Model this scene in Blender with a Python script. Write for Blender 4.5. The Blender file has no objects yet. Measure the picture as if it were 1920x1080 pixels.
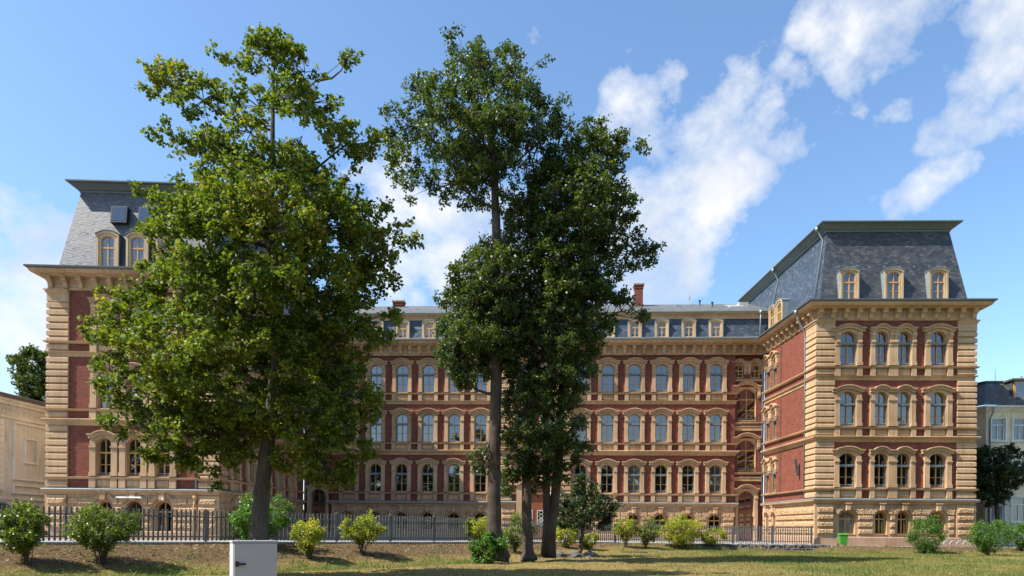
import bpy, math, random
import numpy as np
from mathutils import Matrix, Vector
R = math.radians
sc = bpy.context.scene
COL = sc.collection
random.seed(7)

# ------------------------------------------------------------------ camera
EYE = 1.6                      # eye height above the lawn
FPX = 1280.0                   # focal length in photo pixels (24 mm on 36 mm)
HOR, ROLL = 992.0, 0.0085      # horizon row and the slight roll of the photo
cam = bpy.data.cameras.new('camera')
cam.sensor_width = 36.0
cam.lens = 24.0
cam.shift_y = (HOR - 540.0) / 1920.0
cam.clip_start, cam.clip_end = 0.1, 3000
camo = bpy.data.objects.new('camera', cam)
COL.objects.link(camo)
camo.matrix_world = Matrix.Translation((0, 0, EYE)) @ Matrix.Rotation(R(90), 4, 'X') @ Matrix.Rotation(ROLL, 4, 'Z')
sc.camera = camo

def at(px, py, Y):
    """a measured point of the photo at a known distance Y -> world point"""
    dx, dv = px - 960.0, HOR - py
    u = dx - dv * ROLL
    v = dv + dx * ROLL
    return Vector((u * Y / FPX, Y, EYE + v * Y / FPX))

def direction(px, py):
    p = at(px, py, 1.0) - Vector((0, 0, EYE))
    return p.normalized()

# ------------------------------------------------------------------ sun, sky, exposure
SUN_AZ, SUN_EL = R(72), R(49.7)     # azimuth from the viewer's back (-Y) towards the left (-X)
Ls = Vector((-math.cos(SUN_EL) * math.sin(SUN_AZ), -math.cos(SUN_EL) * math.cos(SUN_AZ), math.sin(SUN_EL)))
sun = bpy.data.lights.new('sun', 'SUN')
sun.energy = 5.0
sun.angle = R(0.5)
sun.color = (1.0, 0.94, 0.84)
suno = bpy.data.objects.new('sun', sun)
COL.objects.link(suno)
suno.rotation_euler = Ls.to_track_quat('Z', 'Y').to_euler()
suno.location = (-40, -20, 60)

sc.view_settings.view_transform = 'Standard'
sc.view_settings.look = 'None'
sc.view_settings.exposure = 0.95
sc.view_settings.gamma = 1.0
sc.view_settings.use_curve_mapping = False
try:
    sc.cycles.max_bounces = 8
    sc.cycles.transparent_max_bounces = 4
except Exception:
    pass

world = bpy.data.worlds.new('World')
sc.world = world
world.use_nodes = True
wt = world.node_tree
wt.nodes.clear()
def wn(t, **k):
    n = wt.nodes.new(t)
    for a, b in k.items():
        setattr(n, a, b)
    return n
def wmath(op, a, b=None, c=None, clamp=False):
    n = wn('ShaderNodeMath', operation=op, use_clamp=clamp)
    for i, v in enumerate((a, b, c)):
        if v is None: continue
        if isinstance(v, (int, float)): n.inputs[i].default_value = v
        else: wt.links.new(v, n.inputs[i])
    return n.outputs[0]
sky = wn('ShaderNodeTexSky', sky_type='NISHITA')
sky.sun_disc = False
sky.sun_elevation = SUN_EL
sky.sun_rotation = math.atan2(Ls.x, Ls.y)
sky.air_density = 1.0
sky.dust_density = 0.7
sky.ozone_density = 3.0
tc = wn('ShaderNodeTexCoord')
# clouds: soft banks at their places in the sky, broken up by fractal noise
BLOBS = [(800,520,9,.95),(760,400,6,.85),(860,430,7,1.),(700,370,3.5,.7),(900,560,8,.9),(1000,540,7,.9),
         (1230,500,5.5,1.),(1180,420,6,1.),(1290,400,5.5,1.),(1370,330,4.5,.95),(1340,270,4.5,.85),(1220,330,5,.9),
         (1190,210,4.5,.95),(1230,150,2.6,.75),(1385,165,2.8,.8),(1330,230,3.5,.7),(1480,215,3.4,.85),(1500,265,2.4,.55),
         (1575,55,3.4,.85),(1640,15,4.5,1.),(1600,110,3.4,.8),(1720,20,3.6,.85),(1545,15,2,.6),
         (1840,40,3.4,.8),(1905,60,4,.95),(1900,140,3.2,.8),(1855,185,2.8,.75),(1785,235,2.3,.62),(1765,15,2.4,.55),
         (1775,318,1.5,.55),(1728,362,1.7,.58),(1690,392,1.6,.55),(1806,298,1.1,.55),(1660,195,1.3,.55),(1355,510,1.4,.55),
         (25,470,5.5,1.),(0,600,8,.95),(80,540,4.5,.75),(60,690,7,.85),(-80,520,9,1.),
         (960,80,1.6,.45),(1670,190,1.6,.45),(1360,510,2,.45),(1620,385,1.6,.4),(2070,120,6,.8),(1820,-230,6,.8)]
BACK = [(-1,-1.2,.75,14),(.5,-1,.85,12),(1.1,-1,.42,8),(-.25,-1,.30,6),(-.8,-1,.25,6),(.45,-1,.26,5)]
warpn = wn('ShaderNodeTexNoise'); warpn.inputs['Scale'].default_value = 9; warpn.inputs['Detail'].default_value = 4
wt.links.new(tc.outputs['Generated'], warpn.inputs['Vector'])
wsub = wn('ShaderNodeVectorMath', operation='SUBTRACT'); wt.links.new(warpn.outputs['Color'], wsub.inputs[0]); wsub.inputs[1].default_value = (.5, .5, .5)
wscl = wn('ShaderNodeVectorMath', operation='SCALE'); wt.links.new(wsub.outputs[0], wscl.inputs[0]); wscl.inputs['Scale'].default_value = .085
wadd = wn('ShaderNodeVectorMath', operation='ADD'); wt.links.new(tc.outputs['Generated'], wadd.inputs[0]); wt.links.new(wscl.outputs[0], wadd.inputs[1])
wnor = wn('ShaderNodeVectorMath', operation='NORMALIZE'); wt.links.new(wadd.outputs[0], wnor.inputs[0])
acc = None
def blob(d, r, amp):
    global acc
    dp = wn('ShaderNodeVectorMath', operation='DOT_PRODUCT')
    wt.links.new(wnor.outputs[0], dp.inputs[0]); dp.inputs[1].default_value = d
    mr = wn('ShaderNodeMapRange', interpolation_type='SMOOTHSTEP')
    wt.links.new(dp.outputs['Value'], mr.inputs['Value'])
    mr.inputs['From Min'].default_value = math.cos(R(r * 1.12)); mr.inputs['From Max'].default_value = math.cos(R(r * .2))
    mr.inputs['To Min'].default_value = 0; mr.inputs['To Max'].default_value = amp
    acc = mr.outputs[0] if acc is None else wmath('MAXIMUM', acc, mr.outputs[0])
for x, y, r, a in BLOBS:
    blob(direction(x, y), r, a)
for x, y, z, r in BACK:
    blob(Vector((x, y, z)).normalized(), r, .9)
wmap = wn('ShaderNodeMapping'); wmap.inputs['Scale'].default_value = (1, 1, 1.15); wmap.inputs['Rotation'].default_value = (0, R(-35), 0)
wt.links.new(tc.outputs['Generated'], wmap.inputs['Vector'])
fb = wn('ShaderNodeTexNoise'); fb.inputs['Scale'].default_value = 11; fb.inputs['Detail'].default_value = 11; fb.inputs['Roughness'].default_value = .6
wt.links.new(wmap.outputs[0], fb.inputs['Vector'])
fo = wmath('MULTIPLY', wmath('SUBTRACT', fb.outputs['Fac'], .5), 3.3)
dens = wmath('MULTIPLY', wmath('SUBTRACT', wmath('ADD', acc, fo), .50), 1.1, clamp=True)
dens = wmath('MULTIPLY', dens, wmath('MULTIPLY', acc, 3.0, clamp=True))
dens = wmath('MULTIPLY', wmath('POWER', dens, .8), .97)
shn = wn('ShaderNodeTexNoise'); shn.inputs['Scale'].default_value = 6; shn.inputs['Detail'].default_value = 6
wt.links.new(wnor.outputs[0], shn.inputs['Vector'])
shr = wn('ShaderNodeValToRGB')
shr.color_ramp.elements[0].position = .36; shr.color_ramp.elements[0].color = (.37, .41, .48, 1)
shr.color_ramp.elements[1].position = .6; shr.color_ramp.elements[1].color = (.56, .56, .56, 1)
wt.links.new(shn.outputs['Fac'], shr.inputs[0])
tint = wn('ShaderNodeVectorMath', operation='MULTIPLY'); wt.links.new(sky.outputs[0], tint.inputs[0]); tint.inputs[1].default_value = (.93, 1.03, 1.06)
bs = wn('ShaderNodeVectorMath', operation='SCALE'); wt.links.new(tint.outputs[0], bs.inputs[0]); bs.inputs['Scale'].default_value = .13
mixc = wn('ShaderNodeMix', data_type='RGBA')
wt.links.new(dens, mixc.inputs['Factor']); wt.links.new(bs.outputs[0], mixc.inputs['A']); wt.links.new(shr.outputs[0], mixc.inputs['B'])
bg = wn('ShaderNodeBackground'); bg.inputs['Strength'].default_value = 1.0
wt.links.new(mixc.outputs['Result'], bg.inputs['Color'])
wo = wn('ShaderNodeOutputWorld'); wt.links.new(bg.outputs[0], wo.inputs[0])

# ------------------------------------------------------------------ materials
def new_mat(name):
    m = bpy.data.materials.new(name); m.use_nodes = True
    nt = m.node_tree
    b = nt.nodes['Principled BSDF']
    return m, nt, b
def nd(nt, t, ins=None, **k):
    n = nt.nodes.new(t)
    for a, v in k.items(): setattr(n, a, v)
    for a, v in (ins or {}).items():
        if hasattr(v, 'is_linked') or isinstance(v, bpy.types.NodeSocket): nt.links.new(v, n.inputs[a])
        else: n.inputs[a].default_value = v
    return n
def c4(c): return (c[0], c[1], c[2], 1)
def ramp(nt, fac, stops):
    n = nt.nodes.new('ShaderNodeValToRGB')
    cr = n.color_ramp
    while len(cr.elements) < len(stops): cr.elements.new(.5)
    for e, (p, c) in zip(cr.elements, stops): e.position = p; e.color = c4(c)
    nt.links.new(fac, n.inputs[0])
    return n.outputs[0]
def mixcol(nt, f, a, b, mode='MIX'):
    n = nt.nodes.new('ShaderNodeMix'); n.data_type = 'RGBA'; n.blend_type = mode
    for k, v in (('Factor', f), ('A', a), ('B', b)):
        if isinstance(v, bpy.types.NodeSocket): nt.links.new(v, n.inputs[k])
        elif k == 'Factor': n.inputs[k].default_value = v
        else: n.inputs[k].default_value = c4(v)
    return n.outputs['Result']
def wpos(nt): return nd(nt, 'ShaderNodeNewGeometry').outputs['Position']

def plain(name, col, rough=.6, metal=0, var=.12, scale=3, bump=0, bscale=40, bdist=.01, spec=.5):
    m, nt, b = new_mat(name)
    p = wpos(nt)
    n1 = nd(nt, 'ShaderNodeTexNoise', {'Vector': p, 'Scale': scale, 'Detail': 6})
    n2 = nd(nt, 'ShaderNodeTexNoise', {'Vector': p, 'Scale': scale * .15, 'Detail': 3})
    f = nd(nt, 'ShaderNodeMath', {0: n1.outputs['Fac'], 1: n2.outputs['Fac']}, operation='ADD').outputs[0]
    lo = tuple(x * (1 - var) for x in col); hi = tuple(min(1, x * (1 + var)) for x in col)
    cc = ramp(nt, nd(nt, 'ShaderNodeMath', {0: f, 1: .5}, operation='MULTIPLY').outputs[0], [(.32, lo), (.68, hi)])
    nt.links.new(cc, b.inputs['Base Color'])
    b.inputs['Roughness'].default_value = rough; b.inputs['Metallic'].default_value = metal
    b.inputs['Specular IOR Level'].default_value = spec
    if bump:
        nb = nd(nt, 'ShaderNodeTexNoise', {'Vector': p, 'Scale': bscale, 'Detail': 5})
        bp = nd(nt, 'ShaderNodeBump', {'Height': nb.outputs['Fac'], 'Strength': bump, 'Distance': bdist})
        nt.links.new(bp.outputs[0], b.inputs['Normal'])
    return m

def stone_mat(name, col, rock=0):
    m, nt, b = new_mat(name)
    p = wpos(nt)
    n1 = nd(nt, 'ShaderNodeTexNoise', {'Vector': p, 'Scale': .7, 'Detail': 7, 'Roughness': .6})
    mp = nd(nt, 'ShaderNodeMapping', {'Vector': p, 'Scale': (1.6, 1.6, .35)})
    n2 = nd(nt, 'ShaderNodeTexNoise', {'Vector': mp.outputs[0], 'Scale': 2.2, 'Detail': 5})
    f = nd(nt, 'ShaderNodeMath', {0: n1.outputs['Fac'], 1: n2.outputs['Fac']}, operation='ADD').outputs[0]
    cc = ramp(nt, nd(nt, 'ShaderNodeMath', {0: f, 1: .5}, operation='MULTIPLY').outputs[0],
              [(.3, tuple(x * .80 for x in col)), (.5, col), (.72, tuple(x * 1.12 for x in col))])
    mp3 = nd(nt, 'ShaderNodeMapping', {'Vector': p, 'Scale': (3.5, 3.5, .22)})
    n3 = nd(nt, 'ShaderNodeTexNoise', {'Vector': mp3.outputs[0], 'Scale': 2.0, 'Detail': 6, 'Roughness': .7})
    n4 = nd(nt, 'ShaderNodeTexNoise', {'Vector': p, 'Scale': .33, 'Detail': 3})
    st = nd(nt, 'ShaderNodeMath', {0: n3.outputs['Fac'], 1: n4.outputs['Fac']}, operation='MULTIPLY').outputs[0]
    cc = mixcol(nt, 1.0, cc, ramp(nt, st, [(.15, (.70, .67, .64)), (.25, (.93, .92, .91)), (.38, (1.05, 1.04, 1.02))]), 'MULTIPLY')
    nt.links.new(cc, b.inputs['Base Color'])
    b.inputs['Roughness'].default_value = .85; b.inputs['Specular IOR Level'].default_value = .2
    if rock:
        nb = nd(nt, 'ShaderNodeTexVoronoi', {'Vector': p, 'Scale': 9}, feature='SMOOTH_F1')
        nb2 = nd(nt, 'ShaderNodeTexNoise', {'Vector': p, 'Scale': 14, 'Detail': 4})
        h = nd(nt, 'ShaderNodeMath', {0: nb.outputs['Distance'], 1: nb2.outputs['Fac']}, operation='ADD').outputs[0]
        bp = nd(nt, 'ShaderNodeBump', {'Height': h, 'Strength': 1.0, 'Distance': .09})
    else:
        nb = nd(nt, 'ShaderNodeTexNoise', {'Vector': p, 'Scale': 25, 'Detail': 4})
        bp = nd(nt, 'ShaderNodeBump', {'Height': nb.outputs['Fac'], 'Strength': .25, 'Distance': .01})
    nt.links.new(bp.outputs[0], b.inputs['Normal'])
    return m

def brick_mat(name, c1, c2, mortar, sc_=1.0):
    m, nt, b = new_mat(name)
    uv = nd(nt, 'ShaderNodeUVMap')
    br = nd(nt, 'ShaderNodeTexBrick', {'Vector': uv.outputs[0], 'Color1': c4(c1), 'Color2': c4(c2), 'Mortar': c4(mortar),
            'Scale': sc_, 'Mortar Size': .007, 'Mortar Smooth': .3, 'Brick Width': .25, 'Row Height': .075, 'Bias': -.2})
    p = wpos(nt)
    n1 = nd(nt, 'ShaderNodeTexNoise', {'Vector': p, 'Scale': 1.6, 'Detail': 10, 'Roughness': .85})
    cc = mixcol(nt, .8, br.outputs['Color'], ramp(nt, n1.outputs['Fac'], [(.3, (.62, .62, .65)), (.5, (1, 1, 1)), (.75, (1.25, 1.2, 1.1))]), 'MULTIPLY')
    nt.links.new(cc, b.inputs['Base Color'])
    b.inputs['Roughness'].default_value = .85; b.inputs['Specular IOR Level'].default_value = .2
    bp = nd(nt, 'ShaderNodeBump', {'Height': br.outputs['Fac'], 'Strength': .4, 'Distance': -.008})
    nt.links.new(bp.outputs[0], b.inputs['Normal'])
    return m

def slate_mat(name, dark, mid, light, w=.34, h=.2, rough=.42, skew=.0):
    m, nt, b = new_mat(name)
    uv = nd(nt, 'ShaderNodeUVMap')
    mp = nd(nt, 'ShaderNodeMapping', {'Vector': uv.outputs[0], 'Rotation': (0, 0, skew)})
    br = nd(nt, 'ShaderNodeTexBrick', {'Vector': mp.outputs[0], 'Color1': (0, 0, 0, 1), 'Color2': (1, 1, 1, 1), 'Mortar': (.5, .5, .5, 1),
            'Scale': 1, 'Mortar Size': .012, 'Mortar Smooth': .2, 'Brick Width': w, 'Row Height': h, 'Bias': -.15})
    n1 = nd(nt, 'ShaderNodeTexNoise', {'Vector': uv.outputs[0], 'Scale': 1.3, 'Detail': 6, 'Roughness': .65})
    bw = nd(nt, 'ShaderNodeRGBToBW', {0: br.outputs['Color']}).outputs[0]
    f = nd(nt, 'ShaderNodeMath', {0: bw, 1: .55, 2: n1.outputs['Fac']}, operation='MULTIPLY_ADD').outputs[0]
    cc = ramp(nt, f, [(.35, dark), (.8, mid), (1.12 if False else 1.0, light)])
    cc = mixcol(nt, nd(nt, 'ShaderNodeMath', {0: br.outputs['Fac'], 1: .75}, operation='MULTIPLY').outputs[0], cc, tuple(x * .35 for x in dark))
    nt.links.new(cc, b.inputs['Base Color'])
    rr = nd(nt, 'ShaderNodeMath', {0: bw, 1: .22, 2: rough - .1}, operation='MULTIPLY_ADD').outputs[0]
    nt.links.new(rr, b.inputs['Roughness'])
    # each slate row laps over the one below: saw-tooth height up the slope
    sep = nd(nt, 'ShaderNodeSeparateXYZ', {0: mp.outputs[0]})
    fr = nd(nt, 'ShaderNodeMath', {0: nd(nt, 'ShaderNodeMath', {0: sep.outputs[1], 1: h}, operation='DIVIDE').outputs[0]}, operation='FRACT').outputs[0]
    hh = nd(nt, 'ShaderNodeMath', {0: fr, 1: -1.0, 2: bw}, operation='MULTIPLY_ADD').outputs[0]
    bp = nd(nt, 'ShaderNodeBump', {'Height': hh, 'Strength': .5, 'Distance': .025})
    nt.links.new(bp.outputs[0], b.inputs['Normal'])
    return m

def leaf_mat(name, stops, trans=.35, rough=.42):
    m, nt, b = new_mat(name)
    g = nd(nt, 'ShaderNodeNewGeometry')
    n1 = nd(nt, 'ShaderNodeTexNoise', {'Vector': g.outputs['Position'], 'Scale': .55, 'Detail': 3})
    f = nd(nt, 'ShaderNodeMath', {0: g.outputs['Random Per Island'], 1: .62, 2: nd(nt, 'ShaderNodeMath', {0: n1.outputs['Fac'], 1: .85, 2: -.23}, operation='MULTIPLY_ADD').outputs[0]}, operation='MULTIPLY_ADD').outputs[0]
    cc = ramp(nt, f, stops)
    nt.links.new(cc, b.inputs['Base Color'])
    b.inputs['Roughness'].default_value = rough
    b.inputs['Specular IOR Level'].default_value = .5
    tr = nd(nt, 'ShaderNodeBsdfTranslucent', {'Color': mixcol(nt, 1.0, cc, (2.0, 2.0, .75), 'MULTIPLY')})
    mx = nd(nt, 'ShaderNodeMixShader', {0: trans, 1: b.outputs[0], 2: tr.outputs[0]})
    nt.links.new(mx.outputs[0], nt.nodes['Material Output'].inputs['Surface'])
    return m

def bark_mat(name, c1, c2):
    m, nt, b = new_mat(name)
    p = wpos(nt)
    mp = nd(nt, 'ShaderNodeMapping', {'Vector': p, 'Scale': (9, 9, 2.2)})
    n1 = nd(nt, 'ShaderNodeTexNoise', {'Vector': mp.outputs[0], 'Scale': 2.5, 'Detail': 7, 'Roughness': .7})
    n2 = nd(nt, 'ShaderNodeTexNoise', {'Vector': p, 'Scale': 1.4, 'Detail': 4})
    f = nd(nt, 'ShaderNodeMath', {0: n1.outputs['Fac'], 1: .6, 2: nd(nt, 'ShaderNodeMath', {0: n2.outputs['Fac'], 1: .4}, operation='MULTIPLY').outputs[0]}, operation='MULTIPLY_ADD').outputs[0]
    nt.links.new(ramp(nt, f, [(.32, c1), (.66, c2)]), b.inputs['Base Color'])
    b.inputs['Roughness'].default_value = .95; b.inputs['Specular IOR Level'].default_value = .15
    bp = nd(nt, 'ShaderNodeBump', {'Height': n1.outputs['Fac'], 'Strength': .9, 'Distance': .05})
    nt.links.new(bp.outputs[0], b.inputs['Normal'])
    return m

M = {}
M['stone'] = stone_mat('painted_stone', (.485, .322, .188))
M['rock'] = stone_mat('rock_faced_stone', (.50, .325, .185), rock=1)
M['base'] = stone_mat('base_stone', (.42, .27, .175))
M['brick'] = brick_mat('red_brick', (.145, .040, .026), (.235, .070, .043), (.21, .10, .075))
M['tooth'] = brick_mat('sooty_brick', (.10, .045, .035), (.16, .06, .045), (.08, .06, .05))
M['slate'] = slate_mat('slate', (.026, .029, .034), (.050, .055, .064), (.085, .086, .088), .30, .17, .52, .16)
M['slate_small'] = slate_mat('small_slate', (.032, .043, .060), (.048, .062, .084), (.085, .10, .125), .3, .16, .45, .1)
M['slate_round'] = slate_mat('rounded_slate', (.05, .055, .065), (.09, .095, .11), (.13, .13, .135), .26, .17, .50, .2)
M['tile'] = slate_mat('flat_tile', (.07, .07, .07), (.11, .11, .108), (.16, .16, .155), .3, .3, .7)
M['zinc'] = plain('zinc', (.24, .28, .29), .5, .35, .15)
M['zincdark'] = plain('weathered_zinc', (.12, .145, .145), .55, .3, .15)
M['darkmetal'] = plain('dark_zinc', (.085, .10, .105), .5, .2, .12)
M['wood'] = plain('window_wood', (.50, .27, .085), .5, 0, .15, 5)
M['doorwood'] = plain('door_wood', (.22, .07, .028), .4, 0, .25, 6)
M['blind'] = plain('blind_box', (.15, .185, .195), .45, .3, .1)
M['dormer'] = stone_mat('dormer_stone', (.50, .375, .235))
M['rail'] = plain('rail_metal', (.36, .37, .38), .6, .3, .1)
M['hook'] = plain('snow_hook_metal', (.16, .17, .18), .6, .3, .1)
def glass_mat(name, col, ior, rough=.015):
    m, nt, b = new_mat(name)
    p = wpos(nt)
    oi = nd(nt, 'ShaderNodeObjectInfo')
    nt.links.new(ramp(nt, oi.outputs['Random'], [(.0, col), (.62, col), (.8, tuple(x + .035 for x in col)), (1.0, tuple(x + .10 for x in col))]), b.inputs['Base Color'])
    b.inputs['Roughness'].default_value = rough
    b.inputs['IOR'].default_value = ior
    n = nd(nt, 'ShaderNodeTexNoise', {'Vector': p, 'Scale': 1.1, 'Detail': 2})
    bp = nd(nt, 'ShaderNodeBump', {'Height': n.outputs['Fac'], 'Strength': .12, 'Distance': .03})
    nt.links.new(bp.outputs[0], b.inputs['Normal'])
    return m
M['glass'] = glass_mat('window_glass', (.006, .008, .010), 2.35)
M['glass_pale'] = glass_mat('curtained_glass', (.14, .15, .15), 2.0)
M['cream'] = stone_mat('cream_render', (.66, .68, .635))
M['cream2'] = stone_mat('pale_render', (.80, .71, .50))
M['creamtrim'] = stone_mat('cream_trim', (.80, .81, .77))
M['houseslate'] = slate_mat('house_slate', (.05, .05, .052), (.08, .08, .08), (.12, .12, .118), .4, .3, .6)
M['fence'] = plain('galvanised_fence', (.145, .15, .15), .5, .3, .15)
M['cabinet'] = plain('cabinet_paint', (.43, .432, .435), .5, 0, .05, 2, .1, 60, .004)
M['black'] = plain('black_plastic', (.015, .015, .016), .4)
M['green'] = plain('green_plastic', (.06, .25, .03), .4, 0, .1)
M['bark_maple'] = bark_mat('maple_bark', (.035, .030, .025), (.135, .12, .10))
M['bark_alder'] = bark_mat('alder_bark', (.035, .028, .022), (.13, .10, .075))
M['twig'] = bark_mat('twig_bark', (.06, .04, .028), (.14, .10, .07))
M['maple_leaf'] = leaf_mat('maple_leaf', [(.05, (.022, .050, .009)), (.38, (.072, .122, .013)), (.68, (.155, .190, .022)), (.84, (.22, .22, .032)), (.97, (.36, .255, .06))], .32, .55)
M['maple_leaf'].node_tree.nodes['Principled BSDF'].inputs['Specular IOR Level'].default_value = .3
M['alder_leaf'] = leaf_mat('alder_leaf', [(.05, (.018, .038, .010)), (.45, (.045, .080, .014)), (.8, (.095, .125, .022)), (.99, (.19, .17, .035))], .34, .46)
M['dark_leaf'] = leaf_mat('dark_leaf', [(.05, (.012, .028, .009)), (.6, (.028, .055, .013)), (.95, (.075, .11, .02))], .28)
M['rose_leaf'] = leaf_mat('rose_leaf', [(.05, (.02, .045, .010)), (.45, (.06, .105, .014)), (.75, (.17, .21, .022)), (.9, (.26, .27, .035)), (.98, (.22, .09, .03))], .35)
M['bright_leaf'] = leaf_mat('bright_leaf', [(.05, (.06, .10, .012)), (.35, (.17, .22, .022)), (.7, (.36, .36, .04)), (.97, (.46, .36, .07))], .4)
M['green_leaf'] = leaf_mat('green_leaf', [(.05, (.03, .08, .012)), (.5, (.065, .15, .02)), (.95, (.14, .22, .035))], .4)
M['grass'] = leaf_mat('grass_blade', [(.05, (.04, .075, .010)), (.4, (.11, .135, .020)), (.65, (.24, .19, .05)), (.95, (.42, .32, .13))], .2, .6)
M['lush'] = leaf_mat('lush_grass', [(.05, (.03, .08, .012)), (.5, (.06, .14, .02)), (.95, (.12, .19, .04))], .35, .5)
M['dirtleaf'] = leaf_mat('litter', [(.05, (.05, .03, .015)), (.45, (.15, .10, .05)), (.75, (.34, .24, .11)), (.9, (.50, .40, .24)), (.97, (.14, .17, .03))], .1, .8)

# ------------------------------------------------------------------ mesh builder
class MB:
    def __init__(s): s.v = []; s.f = []
    def add(s, vs, fs):
        o = len(s.v); s.v.extend([tuple(v) for v in vs]); s.f.extend([tuple(o + i for i in f) for f in fs])
    def quad(s, a, b, c, d): s.add([a, b, c, d], [(0, 1, 2, 3)])
    def poly(s, pts): s.add(pts, [tuple(range(len(pts)))])
    def box(s, x0, x1, y0, y1, z0, z1):
        s.add([(x0,y0,z0),(x1,y0,z0),(x1,y1,z0),(x0,y1,z0),(x0,y0,z1),(x1,y0,z1),(x1,y1,z1),(x0,y1,z1)],
              [(0,3,2,1),(4,5,6,7),(0,1,5,4),(1,2,6,5),(2,3,7,6),(3,0,4,7)])
    def cbox(s, x0, x1, y0, y1, z0, z1, c):
        """block with its front face (y0) chamfered by c"""
        s.add([(x0,y0+c,z0),(x1,y0+c,z0),(x1,y0+c,z1),(x0,y0+c,z1),(x0+c,y0,z0+c),(x1-c,y0,z0+c),(x1-c,y0,z1-c),(x0+c,y0,z1-c),
               (x0,y1,z0),(x1,y1,z0),(x1,y1,z1),(x0,y1,z1)],
              [(4,5,6,7),(0,1,5,4),(1,2,6,5),(2,3,7,6),(3,0,4,7),(8,9,1,0),(9,10,2,1),(10,11,3,2),(11,8,0,3)])
    def prism_x(s, prof, x0, x1):
        n = len(prof)
        vs = [(x0, y, z) for y, z in prof] + [(x1, y, z) for y, z in prof]
        s.add(vs, [tuple(range(n - 1, -1, -1)), tuple(range(n, 2 * n))] + [(i, (i + 1) % n, n + (i + 1) % n, n + i) for i in range(n)])
    def prism_y(s, prof, y0, y1):
        n = len(prof)
        vs = [(x, y0, z) for x, z in prof] + [(x, y1, z) for x, z in prof]
        s.add(vs, [tuple(range(n)), tuple(range(2 * n - 1, n - 1, -1))] + [((i + 1) % n, i, n + i, n + (i + 1) % n) for i in range(n)])
    def band_y(s, path, t, y0, y1):
        """a strip of height t under a path in xz, from y0 to y1"""
        n = len(path)
        lo = [(x, z - t) for x, z in path]
        for i in range(n - 1):
            a, b, c, d = path[i], path[i + 1], lo[i + 1], lo[i]
            s.quad((d[0], y0, d[1]), (c[0], y0, c[1]), (b[0], y0, b[1]), (a[0], y0, a[1]))
            s.quad((a[0], y0, a[1]), (b[0], y0, b[1]), (b[0], y1, b[1]), (a[0], y1, a[1]))
            s.quad((d[0], y1, d[1]), (c[0], y1, c[1]), (c[0], y0, c[1]), (d[0], y0, d[1]))
        for (a, d, w) in ((path[0], lo[0], 1), (path[-1], lo[-1], 0)):
            q = [(a[0], y0, a[1]), (a[0], y1, a[1]), (d[0], y1, d[1]), (d[0], y0, d[1])]
            s.poly(q if w else q[::-1])
    def sweep(s, path, prof, cap=True):
        """profile [(outward, z)] swept along a plan path [(x, y)]; outward is to the right of travel"""
        n = len(path); P = [Vector(p) for p in path]
        offs = []
        for i in range(n):
            ds = []
            if i > 0: ds.append((P[i] - P[i - 1]).normalized())
            if i < n - 1: ds.append((P[i + 1] - P[i]).normalized())
            ns = [Vector((d.y, -d.x)) for d in ds]
            m = ns[0] if len(ns) == 1 else (ns[0] + ns[1]) / (1 + ns[0].dot(ns[1]))
            offs.append(m)
        k = len(prof)
        vs = []
        for i in range(n):
            for o, z in prof:
                q = P[i] + offs[i] * o
                vs.append((q.x, q.y, z))
        fs = []
        for i in range(n - 1):
            for j in range(k - 1):
                a = i * k + j; b = (i + 1) * k + j
                fs.append((a, b, b + 1, a + 1))
        if cap:
            fs.append(tuple(range(k - 1, -1, -1))); fs.append(tuple((n - 1) * k + j for j in range(k)))
        s.add(vs, fs)
    def tube(s, pts, rs, n=8, cap=True):
        P = [Vector(p) for p in pts]
        if not hasattr(rs, '__len__'): rs = [rs] * len(P)
        vs = []
        ref = None
        for i, p in enumerate(P):
            d = (P[min(i + 1, len(P) - 1)] - P[max(i - 1, 0)])
            if d.length < 1e-9: d = Vector((0, 0, 1))
            d.normalize()
            if ref is None: ref = Vector((1, 0, 0)) if abs(d.x) < .8 else Vector((0, 1, 0))
            a = (ref - d * ref.dot(d)).normalized(); ref = a
            b = d.cross(a)
            for j in range(n):
                t = 2 * math.pi * j / n
                vs.append(p + (a * math.cos(t) + b * math.sin(t)) * rs[i])
        fs = []
        for i in range(len(P) - 1):
            for j in range(n):
                a = i * n + j; b = i * n + (j + 1) % n
                fs.append((a, b, b + n, a + n))
        if cap:
            fs.append(tuple(range(n - 1, -1, -1))); fs.append(tuple((len(P) - 1) * n + j for j in range(n)))
        s.add(vs, fs)
    def xf(s, mtx, other):
        o = len(s.v); s.v.extend([tuple(mtx @ Vector(v)) for v in other.v]); s.f.extend([tuple(o + i for i in f) for f in other.f])
    def mesh(s, name, mat=None, smooth=False):
        me = bpy.data.meshes.new(name)
        me.from_pydata(s.v, [], s.f)
        nl = len(me.loops)
        if nl:
            V = np.array(s.v, dtype=np.float64)
            uv = np.zeros((nl, 2))
            k = 0
            nor = np.zeros(len(me.polygons) * 3); me.polygons.foreach_get('normal', nor); nor = nor.reshape(-1, 3)
            for fi, f in enumerate(s.f):
                nx, ny, nz = nor[fi]
                h = math.hypot(nx, ny)
                if h < .15:
                    for i in f: uv[k] = V[i][:2]; k += 1
                else:
                    tx, ty = -ny / h, nx / h
                    bx, by, bz = -ty * -nz * -1, 0, 0
                    # b = n x t
                    bx = ny * 0 - nz * ty; by = nz * tx - nx * 0; bz = nx * ty - ny * tx
                    for i in f:
                        p = V[i]
                        uv[k, 0] = p[0] * tx + p[1] * ty
                        uv[k, 1] = p[0] * bx + p[1] * by + p[2] * bz
                        k += 1
            lay = me.uv_layers.new(name='UVMap')
            lay.data.foreach_set('uv', uv.ravel())
        if mat: me.materials.append(mat)
        if smooth: me.polygons.foreach_set('use_smooth', [True] * len(me.polygons))
        me.update()
        return me

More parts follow.
